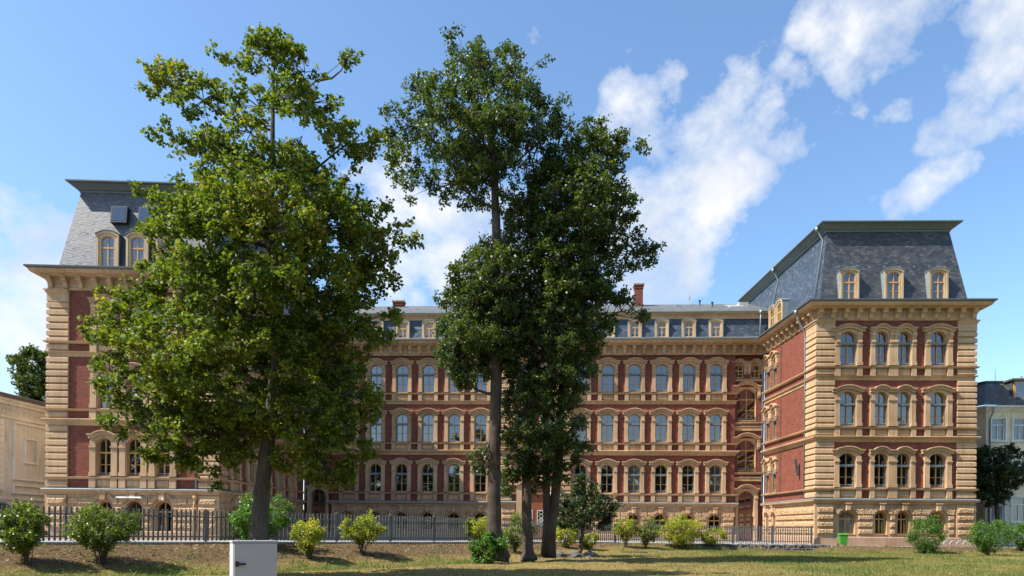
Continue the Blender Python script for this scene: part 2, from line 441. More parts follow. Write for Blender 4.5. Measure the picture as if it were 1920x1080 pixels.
WM = {}        # world matrices by object
def link(o, parent=None, mtx=None):
    COL.objects.link(o)
    mtx = Matrix.Identity(4) if mtx is None else mtx
    WM[o] = mtx
    if parent is not None:
        o.parent = parent
        o.matrix_basis = WM[parent].inverted() @ mtx
    else:
        o.matrix_basis = mtx
    return o
def put(name, me, parent=None, mtx=None, mat=None, smooth=False):
    if isinstance(me, MB): me = me.mesh(name, mat, smooth)
    return link(bpy.data.objects.new(name, me), parent, mtx)
def tag(o, label=None, cat=None, group=None, kind=None):
    if label: o['label'] = label
    if cat: o['category'] = cat
    if group: o['group'] = group
    if kind: o['kind'] = kind
    return o
def thing(name, loc, label, cat, group=None, rz=0):
    o = bpy.data.objects.new(name, None)
    o.empty_display_size = .3
    link(o, None, Matrix.Translation(loc) @ Matrix.Rotation(rz, 4, 'Z'))
    return tag(o, label, cat, group)
def children(o): return [c for c in list(WM.keys()) if c.parent == o]
def copy_tree(o, mtx, parent=None):
    c = o.copy(); COL.objects.link(c)
    WM[c] = mtx
    if parent is not None:
        c.parent = parent; c.matrix_basis = WM[parent].inverted() @ mtx
    else:
        c.parent = None; c.matrix_basis = mtx
    for ch in children(o):
        copy_tree(ch, mtx @ (WM[o].inverted() @ WM[ch]), c)
    return c
# ------------------------------------------------------------------ the school building
GZ = 0.75                                           # ground level at the building
school = thing('school_building', (1.5, 57.7, GZ), 'long red brick school with tan stone trim, arched windows and two slate-roofed projecting wings', 'school building')

def frame(P0, P1):
    a = Vector(P0); b = Vector(P1); d = (b - a); L = d.length; d.normalize()
    m = Matrix(((d.x, -d.y, 0, a.x), (d.y, d.x, 0, a.y), (0, 0, 1, 0), (0, 0, 0, 1)))
    return m, L
def T(x, y, z): return Matrix.Translation((x, y, z))

ML, MR = (-17.94, 58.59), (20.92, 56.81)
LA, LB = (-29.0, 42.68), (-18.62, 43.1)
RA, RB = (21.17, 47.6), (31.92, 47.3)
LBACK, RBACK = (-28.6, 66.0), (32.7, 66.0)
LIN = (-17.94, 58.6); RIN = (20.92, 56.8)
Fm, Lm = frame(ML, MR)
Flw, Llw = frame(LA, LB)
Frw, Lrw = frame(RA, RB)
Fli, Lli = frame(LB, LIN)
Fri, Lri = frame(RIN, RA)
Flo, Llo = frame(LBACK, LA)
Fro, Lro = frame(RB, RBACK)

def s_of(px, F, y=800):
    """distance along a wall where the line of sight through a photo column meets it"""
    d = at(px, y, 1.0); k = d.x
    a = Vector((F[0][3], F[1][3])); e = Vector((F[0][0], F[1][0]))
    # (a.x + s e.x) = k (a.y + s e.y)
    return (k * a.y - a.x) / (e.x - k * e.y)

GL = [4.70, 8.95, 13.16]; GH = 2.4

def arch_pts(w, h, rise, n=10, x0=0, z0=0):
    """left spring -> crown -> right spring of a segmental arch, opening w wide with crown at h"""
    hw = w / 2; rad = (hw * hw + rise * rise) / (2 * rise); cz = h - rad
    a0 = math.asin(min(1, hw / rad))
    return [(x0 + rad * math.sin(-a0 + 2 * a0 * i / n), z0 + cz + rad * math.cos(-a0 + 2 * a0 * i / n)) for i in range(n + 1)]

def hood_path(hw, zs, rise, sh=.26, n=10):
    up = arch_pts(2 * (hw - sh), zs + rise, rise, n)
    return [(-hw, zs)] + up + [(hw, zs)]

_mesh = {}
def surround_mesh(w, h, rise, pw, hw, pil=True, apron=.74, console=False, depth=.24, hrise=.24):
    key = ('s', w, h, rise, pw, hw, pil, apron, console, depth, hrise)
    if key in _mesh: return _mesh[key]
    b = MB(); ow = w / 2 + pw; top = h + .2
    inner = [(-w / 2, 0)] + arch_pts(w, h, rise) + [(w / 2, 0)]
    yf = -.07
    n = len(inner)
    outer = []
    if pil:
        for i, (x, z) in enumerate(inner):
            if i == 0: outer.append((-ow, 0))
            elif i == n - 1: outer.append((ow, 0))
            else:
                t = (i - 1) / (n - 3)
                if t <= .2: outer.append((-ow, (h - rise) + (top - h + rise) * t / .2))
                elif t >= .8: outer.append((ow, (h - rise) + (top - h + rise) * (1 - t) / .2))
                else: outer.append((-ow + 2 * ow * (t - .2) / .6, top))
        for i in range(n - 1):
            (ax, az), (bx, bz), (cx, cz), (dx, dz) = inner[i], inner[i + 1], outer[i + 1], outer[i]
            b.quad((ax, yf, az), (bx, yf, bz), (cx, yf, cz), (dx, yf, dz))
            b.quad((dx, yf, dz), (cx, yf, cz), (cx, .05, cz), (dx, .05, dz))
    else:
        yf = .0
        # brick-flanked opening: only the spandrels above the spring line
        zs = h - rise
        ar = arch_pts(w, h, rise)
        for i in range(len(ar) - 1):
            (ax, az), (bx, bz) = ar[i], ar[i + 1]
            b.quad((ax, -.03, az), (bx, -.03, bz), (bx * 1.02, -.03, h + .12), (ax * 1.02, -.03, h + .12))
        yf = -.03
    for i in range(n - 1):
        (ax, az), (bx, bz) = inner[i], inner[i + 1]
        b.quad((bx, yf, bz), (ax, yf, az), (ax, depth, az), (bx, depth, bz))
    b.box(-w / 2, w / 2, -.1, depth, -.06, 0)                       # sill stone
    if pil:
        zs = h - rise
        for sgn in (-1, 1):
            a, c = (w / 2 + .05, ow - .02)
            x0, x1 = (a, c) if sgn > 0 else (-c, -a)
            b.box(x0, x1, -.17, -.06, 0, zs + .1)
            b.box(x0 - .03, x1 + .03, -.215, -.06, 0.0, .24)
            if console:
                xm = (x0 + x1) / 2
                b.box(x0 - .03, x1 + .03, -.21, -.06, h - 1.02, h - .94)
                b.prism_x([(-.06, h - .95), (-.16, h - .93), (-.24, h - .75), (-.19, h - .6), (-.27, h - .42), (-.3, h - .25), (-.27, h - .1), (-.06, h - .1)], xm - .12, xm + .12)
                b.prism_x([(-.16, h - .88), (-.27, h - .8), (-.27, h - .68), (-.16, h - .6)], xm - .135, xm + .135)
                b.prism_x([(-.2, h - .4), (-.33, h - .33), (-.33, h - .22), (-.2, h - .16)], xm - .135, xm + .135)
            else:
                b.box(x0 - .035, x1 + .035, -.235, -.06, h - .62, h - .54)
                b.box(x0 - .02, x1 + .02, -.21, -.06, h - .68, h - .62)
    else:
        for sgn in (-1, 1):
            xm = sgn * (hw - .15)
            b.box(xm - .13, xm + .13, -.18, .02, h - .62, h - .05)
            b.box(xm - .15, xm + .15, -.21, .02, h - .14, h - .05)
            b.prism_x([(.02, h - .82), (-.1, h - .78), (-.16, h - .62), (.02, h - .62)], xm - .1, xm + .1)
    hp = hood_path(hw, h + .22, hrise)
    b.band_y(hp, .27, -.2, .02)
    hp2 = hood_path(hw + .045, h + .23, hrise, .29)
    b.band_y(hp2, .075, -.33, .02)
    hp3 = hood_path(hw + .02, h + .155, hrise, .275)
    b.band_y(hp3, .06, -.26, .02)
    if apron and pil:
        z1 = -.06
        b.box(-ow + .01, ow - .01, -.05, .05, -apron, z1)
        for sgn in (-1, 1):
            a, c = (w / 2 + .05, ow - .02)
            x0, x1 = (a, c) if sgn > 0 else (-c, -a)
            b.box(x0 - .02, x1 + .02, -.2, -.04, -apron, z1)
        b.cbox(-w / 2 + .03, w / 2 - .03, -.12, -.04, -apron + .11, z1 - .17, .05)
    me = b.mesh('surround', M['stone']); _mesh[key] = me
    return me

def frame_mesh(w, h, rise, lower=.62, bars=True, cols=2, mat='wood', rail=False, y=.15, th=.055):
    key = ('f', w, h, rise, lower, bars, cols, mat, y, th)
    if key in _mesh: return _mesh[key]
    b = MB()
    ar = arch_pts(w, h, rise)
    ai = arch_pts(w - 2 * th, h - th, rise * .96)
    for i in range(len(ar) - 1):
        b.quad((ar[i][0], y, ar[i][1]), (ai[i][0], y, ai[i][1]), (ai[i + 1][0], y, ai[i + 1][1]), (ar[i + 1][0], y, ar[i + 1][1]))
        b.quad((ai[i][0], y, ai[i][1]), (ai[i][0], y + .09, ai[i][1]), (ai[i + 1][0], y + .09, ai[i + 1][1]), (ai[i + 1][0], y, ai[i + 1][1]))
    zs = h - rise
    b.box(-w / 2, -w / 2 + th, y, y + .09, 0, zs + .02)
    b.box(w / 2 - th, w / 2, y, y + .09, 0, zs + .02)
    b.box(-w / 2 + th, w / 2 - th, y, y + .09, 0, th * 1.3)
    zt = h * lower
    b.box(-w / 2 + th, w / 2 - th, y - .012, y + .08, zt - .05, zt + .05)
    for k in range(1, cols):
        xc = -w / 2 + w * k / cols
        b.box(xc - .038, xc + .038, y - .004, y + .085, th * 1.3, zt - .05)
        b.box(xc - .026, xc + .026, y + .004, y + .085, zt + .05, h - th * .9)
    if bars:
        b.box(-w / 2 + th, w / 2 - th, y + .02, y + .082, zt * .5 - .018, zt * .5 + .018)
    me = b.mesh('window', M[mat]); _mesh[key] = me
    return me
def pane_mesh(w, h, rise, y=.215, mat='glass'):
    key = ('p', w, h, rise, y, mat)
    if key in _mesh: return _mesh[key]
    b = MB()
    pts = [(w / 2, 0)] + arch_pts(w, h, rise)[::-1] + [(-w / 2, 0)]
    b.poly([(x, y, z) for x, z in pts[::-1]])
    me = b.mesh('pane', M[mat]); _mesh[key] = me
    return me
def blind_mesh(w, h, lower=.62):
    key = ('b', w, h, lower)
    if key in _mesh: return _mesh[key]
    b = MB(); z = h * lower
    b.box(-w / 2 - .05, w / 2 + .05, -.045, .13, z - .02, z + .12)
    b.box(-w / 2 + .015, -w / 2 + .04, .02, .13, .05, z - .02)
    b.box(w / 2 - .04, w / 2 - .015, .02, .13, .05, z - .02)
    me = b.mesh('blind_box', M['blind']); _mesh[key] = me
    return me
def rail_mesh(w):
    key = ('r', w)
    if key in _mesh: return _mesh[key]
    b = MB(); b.tube([(-w / 2, .09, .2), (w / 2, .09, .2)], .018, 6); b.tube([(-w / 2, .09, .1), (w / 2, .09, .1)], .012, 6)
    me = b.mesh('safety_rail', M['rail']); _mesh[key] = me
    return me

def window(F, s, z, w, h=GH, rise=.33, pw=.35, hw=.97, pil=True, apron=.74, console=False, blind=True, rail=False, hrise=.24, lower=.62, pane='glass', tilt=False):
    m = F @ T(s, 0, z)
    wd = put('window', frame_mesh(w, h, rise, lower), school, m)
    pm = m @ T(0, .215, h / 2) @ Matrix.Rotation(R(random.gauss(0, .5)), 4, 'Z') @ Matrix.Rotation(R(random.gauss(0, .45)), 4, 'X') @ T(0, -.215, -h / 2)
    put('pane', pane_mesh(w, h, rise, mat=pane), wd, pm)
    put('surround', surround_mesh(w, h, rise, pw, hw, pil, apron, console, hrise=hrise), wd, m)
    if blind: put('blind_box', blind_mesh(w, h, lower), wd, m)
    if rail: put('safety_rail', rail_mesh(w), wd, m)
    return wd

def wall(name, F, s0, s1, z0, z1, holes, mat, y=0, par=None):
    """a sheet of wall with rectangular openings [(s, z, w, h)]"""
    xs = sorted(set([s0, s1] + [v for s, z, w, h in holes for v in (s - w / 2, s + w / 2)]))
    zs = sorted(set([z0, z1] + [v for s, z, w, h in holes for v in (z, z + h)]))
    b = MB()
    for i in range(len(xs) - 1):
        run = None
        for j in range(len(zs) - 1):
            xm, zm = (xs[i] + xs[i + 1]) / 2, (zs[j] + zs[j + 1]) / 2
            if any(abs(xm - s) < w / 2 and z < zm < z + h for s, z, w, h in holes): continue
            b.quad((xs[i], y, zs[j]), (xs[i + 1], y, zs[j]), (xs[i + 1], y, zs[j + 1]), (xs[i], y, zs[j + 1]))
    return put(name, b, par or school, F, mat)

def band(name, path, prof, mat='stone', parent=None):
    b = MB(); b.sweep(path, prof)
    return put(name, b, parent or school, None, M[mat])

PROF = {
 'base':   [(.0,GZ-.3),(.16,GZ-.3),(.16,1.22),(.10,1.27),(-.02,1.27)],
 'plinth': [(-.02,3.52),(.10,3.56),(.10,3.66),(.28,3.74),(.30,3.84),(.27,3.87),(.0,3.93)],
 'sill':   [(-.02,4.50),(.12,4.50),(.24,4.56),(.26,4.63),(-.02,4.66)],
 'str2':   [(-.02,7.86),(.06,7.86),(.08,7.98),(.12,8.02),(.16,8.06),(.30,8.13),(.33,8.22),(.30,8.25),(-.02,8.30)],
 'str3':   [(-.02,12.16),(.05,12.16),(.07,12.36),(.18,12.40),(.20,12.47),(-.02,12.50)],
}
def sills(k): return [(o, z - 4.70 + GL[k]) for o, z in PROF['sill']]
def cornice_prof(dz=0, o=0):
    return [(a + o, z + dz) for a, z in [(-.05,16.30),(.06,16.30),(.11,16.36),(.11,16.42),(.05,16.46),(.05,16.62),(.09,16.66),(.05,16.70),(.05,17.05),(.46,17.08),(.50,17.14),(.72,17.17),(.78,17.24),(.84,17.34),(.84,17.40),(-.05,17.42)]]
def gutter_prof(dz=0):
    return [(a, z + dz) for a, z in [(.70,17.405),(.90,17.40),(.96,17.44),(.97,17.53),(.93,17.55),(.55,17.58),(-.30,17.66)]]
_bk = MB()
_bk.prism_x([(0,0),(-.44,0),(-.44,-.10),(-.40,-.13),(-.40,-.22),(-.33,-.33),(-.24,-.37),(-.20,-.46),(-.19,-.58),(-.12,-.68),(0,-.70)], -.13, .13)
_bk.prism_x([(0,0),(-.47,0),(-.47,-.07),(0,-.07)], -.16, .16)
_bk.prism_x([(-.2,-.14),(-.45,-.16),(-.45,-.27),(-.3,-.31)], -.145, .145)
bracket_me = _bk.mesh('bracket', M['stone'])
def brackets(F, L, corn, step, s0=.4, s1=None, dz=0):
    s1 = L - .4 if s1 is None else s1
    n = max(1, round((s1 - s0) / step))
    for i in range(n + 1):
        put('bracket', bracket_me, corn, F @ T(s0 + (s1 - s0) * i / n, -.045, 17.06 + dz))

# --- rusticated plinth blocks
ROWS = [(1.44, 1.78), (1.93, 2.27), (2.44, 2.78)]
def rustic(F, segs, rows=ROWS, proud=.13, maxw=1.6):
    b = MB()
    for z0, z1 in rows:
        for a, c in segs:
            n = max(1, round((c - a) / maxw)); d = (c - a) / n
            for i in range(n):
                b.cbox(a + d * i + .03, a + d * (i + 1) - .03, -proud, .01, z0, z1, .07)
    return b
def arch_blocks(b, s, w, zt, rise, left, right, proud=.13):
    """a course of rock-faced blocks that climbs over one basement arch, with a keystone"""
    pts = arch_pts(w + .22, zt + .16, rise, 10, s)
    for half in (pts[:5], pts[6:]):
        lo = list(half); hi = [(x, z + .36) for x, z in half]
        if half is pts or half[0][0] < s:
            lo = [(left, half[0][1] - .0)] + lo; hi = [(left, half[0][1] + .36)] + hi
        else:
            lo = lo + [(right, half[-1][1])]; hi = hi + [(right, half[-1][1] + .36)]
        poly = lo + hi[::-1]
        b.prism_y(poly, -proud, .01)
def keystones(items):
    b = MB()
    for s, zt in items:
        b.cbox(s - .17, s + .17, -.24, .01, zt + .04, zt + .5, .04)
        b.box(s - .23, s + .23, -.28, .01, zt + .50, zt + .59)
    return b

def basement(F, s, w, zb=1.45, h=1.6, rise=.34, name='basement_window', depth=.42, pane='glass', door=False):
    m = F @ T(s, 0, zb)
    fr = put(name, frame_mesh(w, h, rise, .66, False, 2, 'doorwood' if door else 'wood', y=depth - .1, th=.07), school, m)
    put('pane', pane_mesh(w, h, rise, depth - .03, pane), fr, m)
    b = MB(); inner = [(-w / 2, 0)] + arch_pts(w, h, rise) + [(w / 2, 0)]
    for i in range(len(inner) - 1):
        (ax, az), (bx, bz) = inner[i], inner[i + 1]
        b.quad((bx, -.01, bz), (ax, -.01, az), (ax, depth, az), (bx, depth, bz))
    ar = inner[1:-1]
    for i in range(len(ar) - 1):
        (ax, az), (bx, bz) = ar[i], ar[i + 1]
        b.quad((ax, -.01, az), (bx, -.01, bz), (bx, -.01, h + .01), (ax, -.01, h + .01))
    b.band_y([(x, z + .1) for x, z in ar], .1, -.05, .0)
    b.box(-w / 2, w / 2, -.06, depth, -.05, 0)
    put('reveal', b, fr, m, M['stone'])

QC = .445
def quoin(path, z0, z1):
    b = MB(); prof = [(-.02, z0)]
    n = max(1, round((z1 - z0) / QC)); d = (z1 - z0) / n
    for i in range(n):
        a = z0 + d * i
        prof += [(.015, a + .001), (.015, a + .055), (.135, a + .075), (.135, a + d - .10), (.08, a + d - .03), (.015, a + d - .02)]
    prof += [(.015, z1), (-.02, z1)]
    b.sweep(path, prof)
    return put('quoin', b, school, None, M['stone'])
def quoin_cap(path):
    b = MB()
    b.sweep(path, [(-.02, 15.55), (.12, 15.55), (.12, 16.05), (.16, 16.08), (.2, 16.2), (.26, 16.24), (.26, 16.31), (-.02, 16.31)])
    o = put('quoin_capital', b, school, None, M['stone'])
    return o
def along(P0, P1, d):
    a = Vector(P0); b = Vector(P1); e = (b - a).normalized() * d
    return (a.x + e.x, a.y + e.y)

# ============ right wing
PR = [RIN, RA, RB, RBACK]
PL = [LBACK, LA, LB, LIN]
swR = lambda x: s_of(x, Frw)
rw = [(swR(1588.5), 1.08, .40, 1.10), (swR(1651), .86, .36, .775), (swR(1651) + 1.55, .86, .36, .775), (swR(1757.5), 1.08, .40, 1.10)]
holes = [(s, z, w, GH + .1) for s, w, pw, hw in rw for z in GL]
wall('brick_wall', Frw, 0, Lrw, 3.9, 16.35, holes, M['brick'])
for k, z in enumerate(GL):
    for i, (s, w, pw, hw) in enumerate(rw):
        window(Frw, s, z, w, pw=pw, hw=hw, console=(k == 2), rail=True)
# inner side wall of the right wing
ri = [(.80, .74), (2.15, .74)]
holes = [(s, z, w, GH + .1) for s, w in ri for z in GL]
wall('brick_wall', Fri, 0, Lri, 3.9, 16.35, holes, M['brick'])
for k, z in enumerate(GL):
    for s, w in ri: window(Fri, s, z, w, hw=.675, pil=False, apron=0, rail=True, hrise=.26)
b = MB()
for i in range(58):
    z = 4.7 + i * .2
    b.box(3.05 + (.0 if i % 2 else .1), 3.32 + (.1 if i % 2 else 0), -.02, .0, z, z + .14)
put('toothed_joint', b, school, Fri, M['tooth'])
wall('brick_wall', Fro, 0, Lro, 3.9, 16.35, [], M['brick'])
# inner and outer walls of the left wing, and its front
swL = lambda x: s_of(x, Flw)
lw = [(swL(196.5), .84), (swL(252), .84), (swL(307), .84)]
holes = [(s, z, w, GH + .1) for s, w in lw for z in GL]
wall('brick_wall', Flw, 0, Llw, 3.9, 16.35, holes, M['brick'])
for k, z in enumerate(GL):
    for s, w in lw: window(Flw, s, z, w, pw=.44, hw=.915, console=(k == 2), blind=False, rail=(k == 0))
li = [(2.3 + 2.6 * i, .95) for i in range(5)]
holes = [(s, z, w, GH + .1) for s, w in li for z in GL]
wall('brick_wall', Fli, 0, Lli, 3.9, 16.35, holes, M['brick'])
for k, z in enumerate(GL):
    for s, w in li: window(Fli, s, z, w, pw=.33, hw=.92, console=(k == 2), blind=False)
wall('outer_wall', Flo, 0, Llo, 3.9, 16.35, [], M['stone'])  # unseen wall: stone picked over brick to keep red bounce off next door

# ============ main range
sm = lambda x: s_of(x, Fm)
S0, S1 = 2.46, sm(1378)                         # ends of the projecting facade between the stair bays
wr = [sm(1342) - 2.2475 * i for i in range(6)]
wl = [sm(655.8) + 2.2475 * i for i in range(6)]
Q0, Q1 = sm(942), sm(1067)                      # central projection
mw = sorted(wl + wr)
holes = [(s, z, .98, GH + .1) for s in mw for z in GL]
wall('brick_wall', Fm, S0, Q0, 3.9, 16.35, [h for h in holes if h[0] < Q0], M['brick'])
wall('brick_wall', Fm, Q1, S1, 3.9, 16.35, [h for h in holes if h[0] > Q1], M['brick'])
for k, z in enumerate(GL):
    for s in mw: window(Fm, s, z, .98, console=(k == 2), rail=(s > Q1 + 5))
# central projection: portal bay with quoins
Fc = Fm @ T(0, -.55, 0)
cw = [(Q0 + Q1) / 2 - 1.15, (Q0 + Q1) / 2 + 1.15]
wall('brick_wall', Fc, Q0, Q1, 3.9, 16.35, [(s, z, .98, GH + .1) for s in cw for z in GL[1:]], M['brick'])
for k, z in enumerate(GL[1:]):
    for s in cw: window(Fc, s, z, .98, console=(k == 1))
for sx in (Q0, Q1):
    b = MB(); b.quad((sx, .55, GZ), (sx, 0, GZ), (sx, 0, 16.35), (sx, .55, 16.35)); put('brick_wall', b, school, Fc, M['brick'])
def loc(F, s, y=0):
    p = F @ Vector((s, y, 0)); return (p.x, p.y)
for z0, z1 in ((3.93, 7.86), (8.30, 12.16), (12.5, 15.55)):
    quoin([loc(Fc, Q0, .5), loc(Fc, Q0), loc(Fc, Q0 + .85)], z0, z1)
    quoin([loc(Fc, Q1 - .85), loc(Fc, Q1), loc(Fc, Q1, .5)], z0, z1)
# portal
pc = (Q0 + Q1) / 2
por = MB()
por.box(pc - 1.55, pc - 1.1, -.3, 0, GZ, 5.3); por.box(pc + 1.1, pc + 1.55, -.3, 0, GZ, 5.3)
tmp = MB(); tmp.band_y(hood_path(1.75, 5.75, .45, .3), .5, -.42, 0); por.xf(T(pc, 0, 0), tmp)
put('portal', por, school, Fc, M['stone'])
dr = MB()
dr.box(pc - 1.1, pc + 1.1, -.02, .05, GZ, 5.3)
dr.box(pc - .98, pc - .06, -.05, -.015, GZ + .1, 3.3); dr.box(pc + .06, pc + .98, -.05, -.015, GZ + .1, 3.3)
d_ = put('entrance_door', dr, school, Fc, M['doorwood'])
for x in (pc - .52, pc + .52):
    gr = MB(); gr.box(x - .3, x + .3, -.066, -.05, 1.9, 3.15); put('door_glass', gr, d_, Fc, M['glass'])
    gl = MB()
    for (a, c, e, f) in ((-.33, -.28, 1.85, 3.2), (.28, .33, 1.85, 3.2), (-.28, .28, 1.85, 1.9), (-.28, .28, 3.15, 3.2)):
        gl.box(x + a, x + c, -.085, -.05, e, f)
    for k in range(4):
        zc = 2.05 + k * .32
        gl.tube([(x + .17 * math.cos(t), -.075, zc + .13 * math.sin(t)) for t in [i * math.pi / 5 for i in range(11)]], .018, 5)
    put('door_grille', gl, d_, Fc, M['creamtrim'])
lt = MB(); lt.tube([(pc + 1.3, -.32, 4.5), (pc + 1.3, -.6, 4.5)], .03, 6); lt.tube([(pc + 1.3, -.62, 4.2), (pc + 1.3, -.62, 4.28), (pc + 1.3, -.62, 4.55), (pc + 1.3, -.62, 4.65)], [.08, .14, .14, .04], 10)
put('wall_lantern', lt, school, Fc, M['creamtrim'])

# stair bays, set back a little at both ends of the range
Fs = Fm @ T(0, .32, 0)
def stair_bay(s0, s1, cen, mirror=False):
    hs = [(cen, 10.85, 1.5, 2.75), (cen, 6.65, 1.5, 2.65), (cen - .68, 14.45, .72, 1.15), (cen + .68, 14.45, .72, 1.15), (cen, .6, 1.3, 4.5)]
    wall('brick_wall', Fs, s0, s1, GZ - .3, 16.35, hs, M['brick'])
    for z, h in ((10.85, 2.68), (6.65, 2.58)):
        window(Fs, cen, z, 1.5, h, .45, hw=1.12, pil=False, apron=0, blind=False, rail=True, hrise=.36, lower=.66)
    for s in (cen - .68, cen + .68):
        window(Fs, s, 14.45, .72, 1.08, .22, hw=.68, pil=False, apron=0, blind=False, hrise=.22, lower=.55)
    for (z0, z1, pr) in ((10.52, 10.68, .16), (10.0, 10.38, .1), (6.32, 6.48, .16), (5.78, 6.12, .1), (14.12, 14.3, .14)):
        b = MB(); b.box(s0 + .02, s1 - .02, -pr, .02, z0, z1)
        b.box(s0 + .02, s1 - .02, -pr - .05, .02, z1 - .05, z1 + .012)
        put('string_course', b, school, Fs, M['stone'])
    # arched doorway
    m = Fs @ T(cen, 0, .8)
    b = MB(); h = 4.15; w = 1.3; rise = .5
    dm = put('stair_door', frame_mesh(w, h, rise, .62, False, 2, 'doorwood', y=.3, th=.11), school, m)
    for x0, x1 in ((-w / 2 + .1, -.03), (.03, w / 2 - .1)):
        lp = MB(); lp.box(x0, x1, .30, .36, 0, h * .6); put('door_leaf', lp, dm, m, M['doorwood'])
    for x0, x1 in ((-w / 2 + .2, -.12), (.12, w / 2 - .2)):
        gg = MB(); gg.box(x0, x1, .285, .3, .75, h * .54); put('door_glass', gg, dm, m, M['glass'])
    put('pane', pane_mesh(w, h, rise, .385), dm, m)
    put('surround', surround_mesh(w, h, rise, .3, 1.02, True, 0, False, depth=.4, hrise=.34), dm, m)
stair_bay(-.05, S0, (S0) / 2 - .02)
stair_bay(S1, Lm + .05, sm(1402))
for s in (S0, S1):
    b = MB(); b.quad((s, 0, GZ), (s, .32, GZ), (s, .32, 16.35), (s, 0, 16.35)) if s == S1 else b.quad((s, .32, GZ), (s, 0, GZ), (s, 0, 16.35), (s, .32, 16.35))
    put('brick_wall', b, school, Fm, M['brick'])

# ============ plinths
def plinth(F, L, openings, segs_extra=None, s0=0, s1=None, zt=3.05, pier=0):
    s1 = L if s1 is None else s1
    wall('plinth_wall', F, s0, s1, GZ - .3, 3.95, [(s, zb, w, h) for s, w, zb, h in openings], M['stone'])
    ops = sorted(openings)
    segs = []; edges = [s0 + pier]
    for s, w, zb, h in ops: edges += [s - w / 2 - .14, s + w / 2 + .14]
    edges.append(s1 - pier)
    for i in range(0, len(edges), 2):
        if edges[i + 1] - edges[i] > .25: segs.append((edges[i], edges[i + 1]))
    b = rustic(F, segs)
    for i, (s, w, zb, h) in enumerate(ops):
        le = (ops[i - 1][0] + s) / 2 + .03 if i else s0 + pier + .03
        ri_ = (ops[i + 1][0] + s) / 2 - .03 if i < len(ops) - 1 else s1 - pier - .03
        arch_blocks(b, s, w, zb + h, .36, max(le, s - 1.5), min(ri_, s + 1.5))
        if le < s - 1.5: b.cbox(le, s - 1.53, -.13, .01, zb + h - .2, zb + h + .16, .05)
        if ri_ > s + 1.5: b.cbox(s + 1.53, ri_, -.13, .01, zb + h - .2, zb + h + .16, .05)
    put('rusticated_blocks', b, school, F, M['rock'])
    [put('keystone', keystones([(s, zb + h)]), school, F, M['stone']) for s, w, zb, h in ops]
opR = [(rw[0][0] + .05, 1.12, 1.45, 1.6), (rw[1][0] + .1, .82, 1.45, 1.6), (rw[2][0] + .08, .82, 1.45, 1.6), (rw[3][0] + .06, 1.12, 1.45, 1.6)]
plinth(Frw, Lrw, opR, pier=1.25)
for s, w, zb, h in opR: basement(Frw, s, w, zb, h, pane='glass_pale' if s == opR[0][0] else 'glass')
for F, L, a, c in ((Frw, Lrw, .0, 1.18), (Frw, Lrw, Lrw - 1.18, Lrw)):
    b = rustic(F, [(a + .02, c)], ROWS + [(2.93, 3.3)], .26); put('rusticated_blocks', b, school, F, M['rock'])
    b = MB(); b.box(a - (.14 if a == 0 else 0), c + (.14 if a else 0), -.14, .0, GZ - .3, 3.5); put('plinth_pier', b, school, F, M['stone'])
opRi = [(.8, .55, 1.45, 1.6), (2.15, .55, 1.45, 1.6)]
plinth(Fri, Lri, opRi, pier=.05)
for s, w, zb, h in opRi: basement(Fri, s, w, zb, h)
opL = [(lw[0][0], 1.0, 1.45, 1.72), (lw[1][0], 1.0, .7, 2.47), (lw[2][0], 1.0, 1.2, 1.97)]
plinth(Flw, Llw, opL, pier=1.2)
for i, (s, w, zb, h) in enumerate(opL): basement(Flw, s, w, zb, h, name='basement_door' if i == 1 else 'basement_window', door=(i == 1))
for F, L, a, c in ((Flw, Llw, .0, 1.15), (Flw, Llw, Llw - 1.15, Llw)):
    b = rustic(F, [(a + .02, c)], ROWS + [(2.93, 3.3)], .26); put('rusticated_blocks', b, school, F, M['rock'])
    b = MB(); b.box(a - (.14 if a == 0 else 0), c + (.14 if a else 0), -.14, .0, GZ - .3, 3.5); put('plinth_pier', b, school, F, M['stone'])
opLi = [(s, .95, 1.45, 1.5) for s, w in li]
plinth(Fli, Lli, opLi, pier=.05)
for s, w, zb, h in opLi: basement(Fli, s, w, zb, h)
opM1 = [(s, 1.0, 1.45, 1.5) for s in mw if s < Q0]; opM2 = [(s, 1.0, 1.45, 1.5) for s in mw if s > Q1]
plinth(Fm, Lm, opM1, s0=S0, s1=Q0, pier=.03); plinth(Fm, Lm, opM2, s0=Q1, s1=S1, pier=.03)
for s, w, zb, h in opM1 + opM2: basement(Fm, s, w, zb, h)
wall('plinth_wall', Fc, Q0, Q1, GZ - .3, 3.95, [(pc, GZ - .2, 2.2, 5)], M['stone'])
for sg_ in ((Q0 + .02, pc - 1.6), (pc + 1.6, Q1 - .02)): put('rusticated_blocks', rustic(Fc, [sg_], ROWS + [(2.93, 3.3)]), school, Fc, M['rock'])
wall('plinth_wall', Fro, 0, Lro, GZ - .3, 3.95, [], M['stone']); wall('plinth_wall', Flo, 0, Llo, GZ - .3, 3.95, [], M['stone'])

